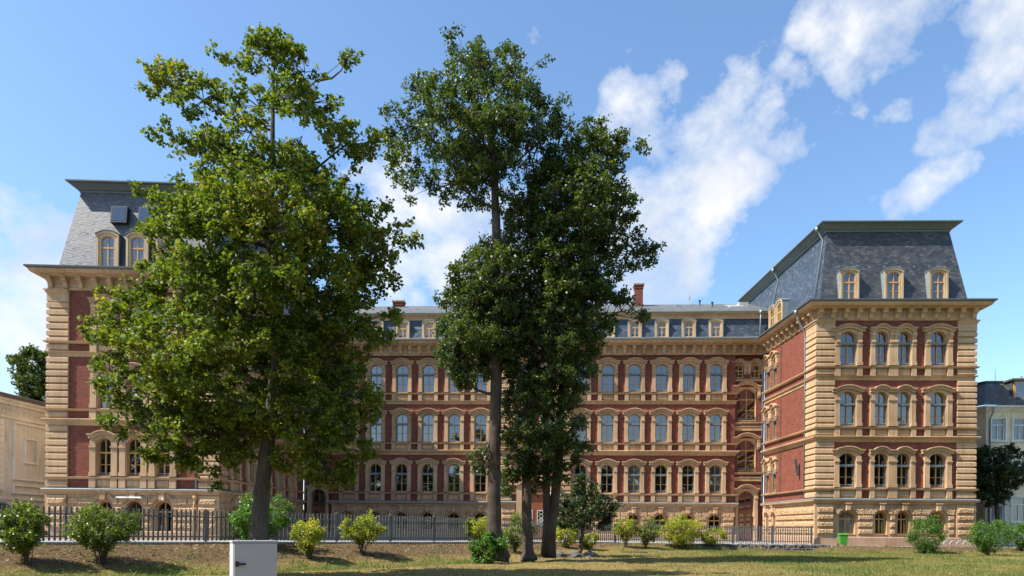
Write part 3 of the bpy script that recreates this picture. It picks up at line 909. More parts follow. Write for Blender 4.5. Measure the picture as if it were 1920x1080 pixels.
# ============ horizontal mouldings
PM1 = [loc(Fm, S0, .3), loc(Fm, S0), loc(Fm, Q0), loc(Fc, Q0), loc(Fc, pc - 1.56)]
PM2 = [loc(Fc, pc + 1.56), loc(Fc, Q1), loc(Fm, Q1), loc(Fm, S1), loc(Fm, S1, .3)]
PMF = [loc(Fm, S0, .3), loc(Fm, S0), loc(Fm, Q0), loc(Fc, Q0), loc(Fc, Q1), loc(Fm, Q1), loc(Fm, S1), loc(Fm, S1, .3)]
for path in (PR, PL, PM1, PM2):
    band('base_course', path, PROF['base'], 'base')
    band('plinth_cornice', path, PROF['plinth'])
    b = MB(); b.sweep(path, [(.0, 3.936), (.27, 3.876), (.315, 3.85), (.315, 3.866), (.27, 3.90), (.0, 3.955)]); put('flashing', b, school, None, M['zinc'])
for path in (PR, PL, PMF):
    for k in range(3): band('sill_course', path, sills(k))
    band('string_course', path, PROF['str2']); band('string_course', path, PROF['str3'])
for z0, z1 in ((3.95, 7.86), (8.30, 12.16), (12.5, 15.55)):
    quoin([along(RA, RIN, 1.45), RA, along(RA, RB, 1.18)], z0, z1)
    quoin([along(RB, RA, 1.18), RB, along(RB, RBACK, 1.2)], z0, z1)
    quoin([along(LA, LBACK, 1.2), LA, along(LA, LB, 1.2)], z0, z1)
    quoin([along(LB, LA, 1.15), LB, along(LB, LIN, 1.2)], z0, z1)
quoin_cap([along(RA, RIN, 1.45), RA, along(RA, RB, 1.18)]); quoin_cap([along(RB, RA, 1.18), RB, along(RB, RBACK, 1.2)])
quoin_cap([along(LA, LBACK, 1.2), LA, along(LA, LB, 1.2)]); quoin_cap([along(LB, LA, 1.15), LB, along(LB, LIN, 1.2)])

# ============ eaves cornices
cR = band('eaves_cornice', PR, cornice_prof()); cL = band('eaves_cornice', PL, cornice_prof())
cM = band('eaves_cornice', [ML, MR], cornice_prof(-.05, .12))
brackets(Frw, Lrw, cR, .885, .12, Lrw - .12); brackets(Fri, Lri, cR, .9, .9, Lri - .35)
brackets(Flw, Llw, cL, .885, .12, Llw - .12); brackets(Fli, Lli, cL, .92, .35, Lli - .9)
brackets(Fm @ T(0, -.12, 0), Lm, cM, .825, 1.0, Lm - 1.0, -.05)
for path, dz in ((PR, 0), (PL, 0)):
    b = MB(); b.sweep(path, gutter_prof(dz)); put('eaves_gutter', b, school, None, M['darkmetal'])
b = MB(); b.sweep([ML, MR], [(a + .12, z) for a, z in gutter_prof(-.05)]); put('eaves_gutter', b, school, None, M['zinc'])

# ============ mansard roofs of the wings
def inset(poly, d):
    n = len(poly); out = []
    P = [Vector(p) for p in poly]
    for i in range(n):
        d1 = (P[i] - P[i - 1]).normalized(); d2 = (P[(i + 1) % n] - P[i]).normalized()
        n1 = Vector((d1.y, -d1.x)); n2 = Vector((d2.y, -d2.x))
        m = (n1 + n2) / (1 + n1.dot(n2))
        q = P[i] - m * d; out.append((q.x, q.y))
    return out
MZ0, MZ1 = 17.6, 23.0
def mansard(poly, mat, side_mat):
    lo, hi = inset(poly, .25), inset(poly, 1.12)
    b = MB(); b2 = MB()
    for i in range(4):
        a, c = lo[i], lo[(i + 1) % 4]; e, f = hi[(i + 1) % 4], hi[i]
        (b if i == 1 else b2).quad((a[0], a[1], MZ0), (c[0], c[1], MZ0), (e[0], e[1], MZ1), (f[0], f[1], MZ1))
    r = put('mansard_roof', b, school, None, M[mat])
    put('side_slope', b2, r, None, M[side_mat])
    path = hi + [hi[0]]
    P = [hi[3], hi[0], hi[1], hi[2], hi[3]]
    c = MB(); c.sweep([hi[0], hi[1], hi[2], hi[3]], [(-.05, MZ1 - .04), (.06, MZ1 - .04), (.08, MZ1 + .06), (.16, MZ1 + .10), (.30, MZ1 + .24), (.46, MZ1 + .37), (.58, MZ1 + .42), (.62, MZ1 + .44), (.62, MZ1 + .52), (.5, MZ1 + .54), (-.6, MZ1 + .62)])
    put('roof_cornice', c, r, None, M['zincdark'] if mat == 'slate' else M['darkmetal'])
    t = inset(poly, 1.7); d = MB()
    d.poly([(x, y, MZ1 + .612) for x, y in t]); put('roof_deck', d, r, None, M['zinc'])
    rr = MB(); q = inset(poly, 1.9)
    A, B = Vector((q[1][0], q[1][1], MZ1 + .62)), Vector((q[2][0], q[2][1], MZ1 + .62))
    n = 9
    for i in range(n + 1):
        p = A.lerp(B, i / n); rr.tube([p, p + Vector((0, 0, .3))], .018, 5)
    rr.tube([A + Vector((0, 0, .3)), B + Vector((0, 0, .3))], .012, 5)
    rr.tube([A + Vector((0, 0, .18)), B + Vector((0, 0, .18))], .008, 5)
    put('lightning_rail', rr, r, None, M['rail'])
    # snow hooks in rows up the slope
    sh = MB()
    (ax, ay), (bx, by), (cx, cy), (dx, dy) = lo[1], lo[2], hi[2], hi[1]
    for t_ in (.5, .97):
        for k in range(1, 9):
            if (k + (0 if t_ < .9 else 1)) % 2 and t_ > .9: continue
            u = k / 9
            p0 = Vector((ax, ay, MZ0)).lerp(Vector((bx, by, MZ0)), u); p1 = Vector((dx, dy, MZ1)).lerp(Vector((cx, cy, MZ1)), u)
            p = p0.lerp(p1, t_)
            sh = MB(); sh.tube([p + Vector((-.07, -.04, .08)), p + Vector((-.03, -.07, -.06)), p + Vector((.03, -.07, -.06)), p + Vector((.07, -.04, .08))], .009, 4)
            put('snow_hook', sh, r, None, M['hook'])
    return r, lo, hi
polyR = [RIN, RA, RB, RBACK]; polyR[0] = (20.75, 66.0)
polyL = [LBACK, LA, LB, (-17.6, 66.0)]
roofR, loR, hiR = mansard(polyR, 'slate', 'slate_small')
roofL, loL, hiL = mansard(polyL, 'slate_round', 'slate_small')

# ============ dormers
def dormer_meshes(W, H, w, h, zb, depth, rise, hoodr):
    """front surround ring, roof and cheeks, local origin at the bottom middle of the front"""
    key = ('d', W, H, w, h, depth)
    if key in _mesh: return _mesh[key]
    f = MB(); inner = [(-w / 2, zb)] + arch_pts(w, h, rise, 10, 0, zb) + [(w / 2, zb)]
    out = [(-W / 2, 0)] + arch_pts(W, H, hoodr, 10) + [(W / 2, 0)]
    for i in range(len(inner) - 1):
        a, c, d, e = inner[i], inner[i + 1], out[i + 1], out[i]
        f.quad((a[0], 0, a[1]), (c[0], 0, c[1]), (d[0], 0, d[1]), (e[0], 0, e[1]))
        f.quad((c[0], 0, c[1]), (a[0], 0, a[1]), (a[0], .14, a[1]), (c[0], .14, c[1]))
    f.box(-W / 2, W / 2, -.04, .14, 0, zb)
    f.box(-W / 2 + .03, -W / 2 + .15, -.045, 0, zb, H - hoodr); f.box(W / 2 - .15, W / 2 - .03, -.045, 0, zb, H - hoodr)
    f.band_y([(x * 1.0, z) for x, z in arch_pts(W - .02, H - .01, hoodr, 10)], .12, -.07, 0)
    r = MB()
    for i in range(len(out) - 1):
        a, c = out[i], out[i + 1]
        r.quad((a[0], .0, a[1]), (c[0], .0, c[1]), (c[0], depth, c[1]), (a[0], depth, a[1]))
    o2 = [(x * 1.06, z + .05) for x, z in arch_pts(W, H, hoodr, 10)]
    r.band_y(o2, .045, -.1, depth)
    res = (f.mesh('dormer', M['dormer']), r.mesh('dormer_roof', M['zinc']), r.mesh('dormer_roof', M['darkmetal']))
    _mesh[key] = res
    return res
def dormer(m, W, H, w, h, zb, depth, rise, hoodr, dark=False):
    a, r, rd = dormer_meshes(W, H, w, h, zb, depth, rise, hoodr)
    d = put('dormer', a, school, m)
    put('dormer_roof', rd if dark else r, d, m)
    mm = m @ T(0, 0, zb)
    fr = put('window_frame', frame_mesh(w, h, rise, .63, True, 2, 'wood', y=.05, th=.05), d, mm)
    put('pane', pane_mesh(w, h, rise, .10), d, mm)
for px in (1592, 1675.5, 1759.5):
    dormer(Frw @ T(s_of(px, Frw), .12, 17.68), 1.36, 2.35, .82, 1.95, .12, 1.1, .2, .22)
for s in (1.1, 2.5):
    dormer(Fri @ T(s, .12, 17.68), 1.25, 2.35, .8, 1.95, .12, 1.1, .2, .22)
for px in (197, 253, 309):
    dormer(Flw @ T(s_of(px, Flw), .12, 17.68), 1.42, 2.45, .82, 2.0, .14, 1.1, .2, .24, True)
for s in mw + [pc - .8, pc + .8] if False else mw:
    dormer(Fm @ T(s, .10, 17.72), 1.17, 1.62, .68, 1.25, .12, .75, .17, .19)
# roof windows above the left dormers
for px in (211, 263, 315):
    s = s_of(px, Flw); z = 21.35; k = (1.12 - .25) / (MZ1 - MZ0)
    y = .25 + k * (z - MZ0)
    mm = Flw @ T(s, y, z) @ Matrix.Rotation(-math.atan(k) + R(2), 4, 'X')
    b = MB(); b.box(-.5, .5, -.34, .02, -.55, .55); rf = put('roof_window', b, school, mm, M['black'])
    b = MB(); b.box(-.43, .43, -.352, -.342, -.45, .48); put('pane', b, rf, mm, M['glass'])

# ============ roof of the main range
b = MB()
zA, zB = 17.58, 19.5
b.quad((-.5, .1, zA), (Lm + .8, .1, zA), (Lm + .8, .5, zB), (-.5, .5, zB))
rm = put('main_mansard', b, school, Fm, M['slate_small'])
b = MB(); b.sweep([loc(Fm, -.5, .45), loc(Fm, Lm + .9, .45)], [(-.1, 19.42), (.05, 19.42), (.05, 19.74), (.12, 19.78), (.30, 19.82), (.30, 19.90), (-.1, 19.90)])
put('upper_cornice', b, rm, None, M['stone'])
b = MB(); b.sweep([loc(Fm, -.5, .45), loc(Fm, Lm + .9, .45)], [(.2, 19.905), (.36, 19.905), (.40, 19.95), (.40, 20.02), (.1, 20.04)])
put('eaves_gutter', b, rm, None, M['zinc'])
b = MB(); b.quad((-.5, .15, 19.98), (Lm + .9, .15, 19.98), (Lm + 1.0, 6.9, 22.78), (-.6, 6.9, 22.78)); b.quad((Lm + 1, 6.9, 22.78), (Lm + 1, 13.5, 19.98), (-.6, 13.5, 19.98), (-.6, 6.9, 22.78))
ru = put('upper_roof', b, school, Fm, M['tile'])
def on_roof(s, t): return (s, .15 + 6.75 * t, 19.98 + 2.8 * t)
def rel(px, py_t):          # point of the upper roof under a photo column
    return s_of(px, Fm @ T(0, .15 + 6.75 * py_t, 0), 575)
b = MB()
for i in range(20):
    s = 1.2 + i * 1.95
    x, y, z = on_roof(s, .16); b.tube([(x, y, z), (x, y - .05, z + .22)], .015, 4)
x, y, z = on_roof(0, .16)
for dz in (.1, .2): b.tube([(.5, y - .03, z + dz), (Lm + .3, y - .03, z + dz)], .016, 5)
put('snow_guard', b, ru, Fm, M['rail'])
def chimney(px, t, w, ztop):
    s = rel(px, t); x, y, z = on_roof(s, t)
    m = Fm @ T(x, y, 0)
    b = MB(); b.box(-w / 2, w / 2, -.35, .35, z - .6, ztop - .25); b.box(-w / 2 - .05, w / 2 + .05, -.4, .4, ztop - .42, ztop - .33); b.box(-w / 2 - .06, w / 2 + .06, -.41, .41, ztop - .25, ztop - .12)
    c = put('chimney', b, school, m, M['brick'])
    b = MB(); b.box(-w / 2 - .12, w / 2 + .12, -.47, .47, ztop - .12, ztop); b.tube([(-.15, 0, ztop), (-.15, 0, ztop + .16)], .1, 10)
    put('chimney_cap', b, c, m, M['base'])
chimney(1197, .8, .72, 24.15); chimney(748, .97, .95, 23.15)
def roofbit(name, px, t, build, mat, label=None):
    s = rel(px, t); x, y, z = on_roof(s, t); b = MB(); build(b); put(name, b, school, Fm @ T(x, y, z), M[mat])
roofbit('antenna', 1292.5, .75, lambda b: (b.tube([(0, 0, -.1), (0, 0, .78)], .03, 6), b.tube([(0, 0, .75), (0, 0, .98)], .07, 8), b.box(-.12, .12, -.02, .02, .6, .64)), 'rail')
roofbit('vent_pipe', 1312, .93, lambda b: (b.tube([(0, 0, -.1), (0, 0, .33)], .06, 8), b.tube([(0, 0, .3), (0, 0, .42)], .11, 8)), 'black')
roofbit('vent_pipe', 1335.5, .62, lambda b: (b.tube([(0, 0, -.1), (0, 0, .34)], .06, 8), b.tube([(0, 0, .3), (0, 0, .42)], .11, 8)), 'black')
def skyl(b, w=.9, l=1.2, up=.3):
    k = 2.8 / 6.75
    b.add([(-w/2,-l/2,-k*l/2),(w/2,-l/2,-k*l/2),(w/2,l/2,k*l/2+.08),(-w/2,l/2,k*l/2+.08),(-w/2,-l/2,-k*l/2+up),(w/2,-l/2,-k*l/2+up),(w/2,l/2,k*l/2+.14),(-w/2,l/2,k*l/2+.14)],
          [(0,3,2,1),(4,5,6,7),(0,1,5,4),(1,2,6,5),(2,3,7,6),(3,0,4,7)])
roofbit('skylight', 1271, .55, lambda b: skyl(b, .6, .7, .2), 'zinc')
roofbit('skylight', 1378, .55, lambda b: skyl(b, 1.3, 1.4, .16), 'rail')
roofbit('skylight', 1392, .6, lambda b: skyl(b, .8, 1.0, .45), 'rail')
# steep hipped roof over the central projection
b = MB(); q0, q1 = Q0 - .1, Q1 + .1
b.quad((q0, -.45, 17.6), (q1, -.45, 17.6), (q1 - 1.0, 1.4, 23.3), (q0 + 1.0, 1.4, 23.3))
b.quad((q1, -.45, 17.6), (q1, 5.5, 17.6), (q1 - 1.0, 4, 23.3), (q1 - 1.0, 1.4, 23.3)); b.quad((q0, 5.5, 17.6), (q0, -.45, 17.6), (q0 + 1.0, 1.4, 23.3), (q0 + 1.0, 4, 23.3))
b.quad((q0 + 1, 1.4, 23.3), (q1 - 1, 1.4, 23.3), (q1 - 1, 4, 23.3), (q0 + 1, 4, 23.3))
rc = put('central_roof', b, school, Fm, M['slate_small'])
b = MB(); b.sweep([loc(Fc, Q0, .55), loc(Fc, Q0), loc(Fc, Q1), loc(Fc, Q1, .55)], cornice_prof(.02)); b2 = put('eaves_cornice', b, school, None, M['stone'])
b = MB(); b.sweep([loc(Fc, Q0, .55), loc(Fc, Q0), loc(Fc, Q1), loc(Fc, Q1, .55)], gutter_prof(.02)); put('eaves_gutter', b, school, None, M['zinc'])
for s in (pc - 1.2, pc + 1.2):
    dormer(Fm @ T(s, -.45, 17.72), 1.17, 1.75, .68, 1.35, .12, 1.2, .17, .19)

# ============ downpipes
def pipe(name, pts, r=.06, head=True):
    b = MB(); b.tube(pts, r, 8)
    p0 = Vector(pts[0]); b.tube([p0 + Vector((0, 0, .12)), p0 + Vector((0, 0, -.02)), p0 + Vector((0, 0, -.2))], [.15, .14, .07], 8)
    return put(name, b, school, None, M['zinc' if head else 'stone'], True)
def W3(F, s, y, z): p = F @ Vector((s, y, z)); return (p.x, p.y, p.z)
pipe('downpipe', [W3(Fri, Lri - 1.35, -.92, 17.3), W3(Fri, Lri - 1.4, -.75, 16.8), W3(Fri, Lri - 1.55, -.16, 15.9), W3(Fri, Lri - 1.58, -.12, 15.4), W3(Fri, Lri - 1.58, -.12, 3.95)])
pipe('downpipe', [W3(Fm, Lm - .12, -.95, 17.2), W3(Fm, Lm - .12, -.75, 16.7), W3(Fm, Lm - .1, .1, 15.9), W3(Fm, Lm - .1, .2, 15.4), W3(Fm, Lm - .1, .2, 3.8)])
pipe('downpipe', [W3(Fm, .12, -.95, 17.2), W3(Fm, .12, -.75, 16.7), W3(Fm, .12, .1, 15.9), W3(Fm, .1, .2, 15.4), W3(Fm, .1, .2, 3.8)])
pipe('downpipe', [W3(Flw, Llw - 1.28, -.8, 17.3), W3(Flw, Llw - 1.28, -.6, 16.8), W3(Flw, Llw - 1.28, -.12, 15.9), W3(Flw, Llw - 1.28, -.12, 3.95)])
pipe('downpipe', [W3(Flw, Llw - 1.3, -.2, 3.4), W3(Flw, Llw - 1.4, -.2, 2.6), W3(Flw, Llw - 1.42, -.2, .8)], .05, False)
def lerp2(a, b, t): return tuple(x + (y - x) * t for x, y in zip(a, b))
for t in (.02, .50):
    # pipes down the inner slope of the right mansard
    i0, i1 = loR[1], loR[0]; h0, h1 = hiR[1], hiR[0]
    bt = lerp2(i0, i1, t + .02); tp = lerp2(h0, h1, t)
    pipe('downpipe', [(tp[0] - .55, tp[1], MZ1 + .3), (tp[0] - .35, tp[1], MZ1 - .1), (tp[0] - .12, tp[1], MZ1 - .5), (bt[0] - .08, bt[1], MZ0 + .1)], .05)
pipe('downpipe', [W3(Fm, Lm - .35, -.0, 19.85), W3(Fm, Lm - .35, .1, 19.3), W3(Fm, Lm - .45, -.1, 17.7)], .055)
# slanted wall panel on the inner side of the right wing, lamps
pw_ = s_of(1500, Fri, 858)
b = MB(); b.box(-.09, .09, -.32, -.2, -.62, .62)
for k in range(11): b.box(-.10, .10, -.335, -.315, -.58 + k * .11, -.53 + k * .11)
b.box(-.03, .03, -.2, .0, -.05, .05)
put('wall_panel', b, school, Fri @ T(pw_, 0, 6.35) @ Matrix.Rotation(R(8), 4, 'X') , M['darkmetal'])
b = MB(); sL = s_of(247, Flw); b.tube([(sL - .75, -.3, 3.36), (sL + .75, -.3, 3.36)], .055, 10); b.box(sL - .8, sL - .7, -.3, -.05, 3.33, 3.39); b.box(sL + .7, sL + .8, -.3, -.05, 3.33, 3.39)
put('tube_lamp', b, school, Flw, M['creamtrim'])
b = MB(); sL = s_of(311, Flw); b.tube([(sL, -.1, 3.3), (sL, -.3, 3.3)], .04, 8); b.tube([(sL, -.3, 3.36), (sL, -.3, 3.3), (sL, -.3, 3.2)], [.05, .09, .07], 8)
put('spot_lamp', b, school, Flw, M['creamtrim'])
# ------------------------------------------------------------------ terrain
FENCE = [(-27.0, 14.6), (-20.0, 20.4), (-15.3, 24.2), (-12.2, 26.7), (-9.8, 28.8), (-7.3, 30.8), (-4.9, 33.0), (-2.7, 35.9), (-.4, 39.4), (1.9, 42.6), (4.3, 44.9), (7.0, 46.4), (10.0, 46.9), (20.75, 47.25)]
FX = np.array([p[0] for p in FENCE]); FY = np.array([p[1] for p in FENCE])
def fence_y(x): return np.interp(x, FX, FY)
_fs = [(FENCE[i], FENCE[i + 1]) for i in range(len(FENCE) - 1)] + [((20.75, 47.25), (24, 46.0)), ((24, 46.0), (60, 45.0)), ((-60, -12), (-27, 14.6))]
def fence_dist(x, y):
    """distance to the fence line, positive on the viewer's side"""
    x = np.asarray(x, float); y = np.asarray(y, float)
    best = np.full(np.broadcast(x, y).shape, 1e9)
    for (ax, ay), (bx, by) in _fs:
        ex, ey = bx - ax, by - ay
        t = np.clip(((x - ax) * ex + (y - ay) * ey) / (ex * ex + ey * ey), 0, 1)
        d = np.hypot(x - ax - t * ex, y - ay - t * ey)
        best = np.minimum(best, d)
    fy = np.interp(x, np.r_[-60, FX, 24, 60], np.r_[-12, FY, 46.0, 45.0])
    return np.where(y < fy, best, -best)
def base_z(x): return np.interp(x, [-30, -15, -5, 5, 12, 30], [.98, .95, .88, .72, .66, .64])
def vnoise(x, y, s=1.0, seed=0):
    r = np.zeros(np.broadcast(x, y).shape)
    for k, (a, b, c) in enumerate([(1.0, .7, 1.3), (2.1, -1.7, .6), (3.7, 2.9, .33), (-5.3, 6.1, .2)]):
        r = r + c * np.sin(s * (a * x + b * y) + seed + k * 1.7) * np.cos(s * (b * x - a * y) * .8 + seed * .7 + k)
    return r / 2.4
def ground_z(x, y):
    x = np.asarray(x, float); y = np.asarray(y, float)
    d = fence_dist(x, y); bz = base_z(x)
    lawn = np.interp(y, [0, 15, 24, 44, 60], [0, 0.02, .06, .28, .3])
    ditch = np.interp(x, [-30, -1, 4, 40], [-.10, -.06, .0, .0])
    rgt = np.clip((x - 9.5) / 1.0, 0, 1) * np.clip((20.4 - x) / .3, 0, 1)      # gabion stretch: a step instead of a bank
    bank = np.interp(d, [-1, .35, 1.0, 3.2, 4.2, 5.2, 7], [0, .02, .12, .74, 1.0, 1.0, 1.0])
    stepb = np.interp(d, [-1, .9, 1.35, 1.5, 7], [0, .02, .06, 1.0, 1.0])
    bank = bank * (1 - rgt) + stepb * rgt
    z = bz * (1 - bank) + lawn * bank + ditch * np.exp(-((d - 4.1) / 1.0) ** 2)
    z = z + .05 * vnoise(x, y, .9, 1) * np.clip(d, 0, 1) + .035 * vnoise(x, y, 2.7, 4) * np.clip(d, 0, 1)
    z = z - np.clip((-d - .12) * 2, 0, 1) * .25                               # drops under the paving behind the fence
    return z

def grid_mesh(name, xs, ys, zf, mat, attr=None, keep=None):
    X, Y = np.meshgrid(xs, ys); Z = zf(X, Y)
    nx, ny = len(xs), len(ys)
    me = bpy.data.meshes.new(name)
    V = np.stack([X.ravel(), Y.ravel(), Z.ravel()], 1)
    i, j = np.meshgrid(np.arange(nx - 1), np.arange(ny - 1)); a = (j * nx + i).ravel()
    F = np.stack([a, a + 1, a + nx + 1, a + nx], 1)
    if keep is not None:
        k = keep(V[F].mean(1)); F = F[k]
    me.from_pydata(V.tolist(), [], F.tolist())
    if attr is not None:
        for nm, vals in attr(X.ravel(), Y.ravel()).items():
            at_ = me.attributes.new(nm, 'FLOAT', 'POINT'); at_.data.foreach_set('value', np.asarray(vals, dtype=np.float32))
    me.materials.append(mat)
    me.polygons.foreach_set('use_smooth', [True] * len(me.polygons))
    me.update()
    return me

def ground_mat():
    m, nt, b = new_mat('ground')
    p = wpos(nt)
    bank = nd(nt, 'ShaderNodeAttribute', attribute_name='bank').outputs['Fac']
    lush = nd(nt, 'ShaderNodeAttribute', attribute_name='lush').outputs['Fac']
    n1 = nd(nt, 'ShaderNodeTexNoise', {'Vector': p, 'Scale': .45, 'Detail': 7, 'Roughness': .65}).outputs['Fac']
    n2 = nd(nt, 'ShaderNodeTexNoise', {'Vector': p, 'Scale': 7, 'Detail': 8, 'Roughness': .7}).outputs['Fac']
    n3 = nd(nt, 'ShaderNodeTexNoise', {'Vector': p, 'Scale': 30, 'Detail': 5, 'Roughness': .7}).outputs['Fac']
    fine = nd(nt, 'ShaderNodeMath', {0: n2, 1: n3}, operation='ADD').outputs[0]
    fine = nd(nt, 'ShaderNodeMath', {0: fine, 1: .5}, operation='MULTIPLY').outputs[0]
    dirt = ramp(nt, fine, [(.34, (.03, .018, .010)), (.46, (.085, .055, .028)), (.56, (.17, .115, .06)), (.70, (.32, .24, .15))])
    dry = ramp(nt, fine, [(.36, (.07, .045, .014)), (.5, (.24, .17, .06)), (.64, (.44, .33, .15))])
    grn = ramp(nt, fine, [(.36, (.022, .038, .006)), (.5, (.080, .102, .017)), (.64, (.21, .20, .05))])  # darkened greens also stand in for the trees' broad shadow on the right lawn
    gf = nd(nt, 'ShaderNodeMath', {0: lush, 1: nd(nt, 'ShaderNodeMath', {0: n1, 1: 2.4, 2: -1.2}, operation='MULTIPLY_ADD').outputs[0]}, operation='ADD', use_clamp=True).outputs[0]
    lawn = mixcol(nt, gf, dry, grn)
    bf = nd(nt, 'ShaderNodeMath', {0: bank, 1: nd(nt, 'ShaderNodeMath', {0: n2, 1: 1.2, 2: -.6}, operation='MULTIPLY_ADD').outputs[0]}, operation='ADD', use_clamp=True).outputs[0]
    nt.links.new(mixcol(nt, bf, lawn, dirt), b.inputs['Base Color'])
    b.inputs['Roughness'].default_value = .95; b.inputs['Specular IOR Level'].default_value = .1
    bp = nd(nt, 'ShaderNodeBump', {'Height': fine, 'Strength': 1.0, 'Distance': .09})
    nt.links.new(bp.outputs[0], b.inputs['Normal'])
    return m
M['ground'] = ground_mat()
M['paving'] = plain('asphalt_paving', (.25, .24, .225), .85, 0, .18, 4, .3, 60, .01)
M['kerb'] = plain('concrete_kerb', (.33, .32, .30), .85, 0, .12, 6)
def lushness(x, y):
    d = fence_dist(x, y)
    l = np.interp(x, [-20, -6, 0, 8, 13, 30], [.30, .15, -.15, .25, .8, .55])
    l = l + .55 * np.exp(-((d - 4.3) / .8) ** 2) * (x < 0)
    return np.clip(l, 0, 1)
def bankness(x, y):
    d = fence_dist(x, y)
    w = np.interp(x, [-30, 0, 6, 12, 20, 40], [3.6, 3.4, 2.6, 1.3, 2.9, 3.3])
    return np.clip((w - d) / .9, 0, 1) * np.clip((d + .3) / .3, 0, 1)
gx = np.r_[np.linspace(-900, -70, 8), np.arange(-60, -22, 2), np.arange(-22, 34, .3), np.arange(34, 62, 2), np.linspace(70, 900, 8)]
gy = np.r_[np.linspace(-900, -60, 8), np.arange(-50, 12, 2), np.arange(12, 52, .25), np.arange(52, 90, 2), np.linspace(100, 1500, 8)]
me = grid_mesh('ground', gx, gy, ground_z, M['ground'], lambda X, Y: {'bank': bankness(X, Y), 'lush': lushness(X, Y)})
tag(put('ground', me), kind='structure')
# paving behind the fence
def pave_z(x, y):
    t = np.clip((y - fence_y(np.clip(x, -27, 20.7))) / 12, 0, 1)
    return base_z(x) * (1 - t) + GZ * t + .0
px_ = np.arange(-60, 48, .8); 
me = grid_mesh('courtyard', px_, np.arange(10, 80, .4), pave_z, M['paving'], keep=lambda c: (fence_dist(c[:, 0], c[:, 1]) < -.15))
tag(put('courtyard', me), kind='structure')
# kerb under the fence
kb = MB(); kb.sweep([(x, y - .05) for x, y in FENCE], [(-.1, -.3), (.1, -.3), (.1, .05), (.08, .07), (-.1, .07)])
kz = []
for (x, y, z) in kb.v: kz.append((x, y, z + float(base_z(x))))
kb.v = kz
tag(put('kerb', kb, None, None, M['kerb']), kind='structure')

# ------------------------------------------------------------------ fences
def fence_run(root, line, h, step, gap=.155, w=.07, post_h=None):
    P = [Vector((x, y, 0)) for x, y in line]
    cum = [0]
    for i in range(1, len(P)): cum.append(cum[-1] + (P[i] - P[i - 1]).length)
    L = cum[-1]
    def pt(s):
        s = min(max(s, 0), L)
        for i in range(1, len(P)):
            if s <= cum[i] + 1e-9: return P[i - 1].lerp(P[i], (s - cum[i - 1]) / (cum[i] - cum[i - 1]))
    n = round(L / step)
    for k in range(n + 1):
        p = pt(L * k / n); z = float(base_z(p.x))
        e = (pt(L * k / n + .3) - pt(L * k / n - .3)).normalized()
        m = Matrix(((e.x, -e.y, 0, p.x), (e.y, e.x, 0, p.y), (0, 0, 1, z), (0, 0, 0, 1)))
        b = MB(); b.box(-.035, .035, -.035, .035, 0, h + .05); b.add([(-.04,-.04,h+.05),(.04,-.04,h+.05),(.04,.04,h+.05),(-.04,.04,h+.05),(0,0,h+.08)],[(0,1,4),(1,2,4),(2,3,4),(3,0,4),(0,3,2,1)])
        put('post', b, root, m, M['fence'])
        if k < n:
            q = pt(L * (k + 1) / n); d = q - p; l = d.length; e = d / l; dz = float(base_z(q.x)) - z
            m = Matrix(((e.x, -e.y, 0, p.x), (e.y, e.x, 0, p.y), (dz / l, 0, 1, z), (0, 0, 0, 1)))
            b = MB(); c = int(l / gap); st = l / (c + 0)
            for i in range(c):
                x = st * (i + .5); b.cbox(x - w / 2, x + w / 2, -.035, -.012, .11, h, .008)
            for zr in (.26, h - .26): b.box(.045, l - .045, -.011, .02, zr - .025, zr + .025)
            put('picket_panel', b, root, m, M['fence'])
fn = thing('picket_fence', (FENCE[3][0], FENCE[3][1], .95), 'long grey metal picket fence from the left foreground to the right wing corner', 'fence')
fence_run(fn, FENCE, 1.30, 2.78)
fn2 = thing('picket_fence', (34.5, 47.5, .65), 'short pale grey picket fence beside the right wing, in front of the cream house', 'fence')
fence_run(fn2, [(32.2, 47.9), (34.6, 47.7), (38, 47.5), (44, 47.3)], 1.45, 2.5)

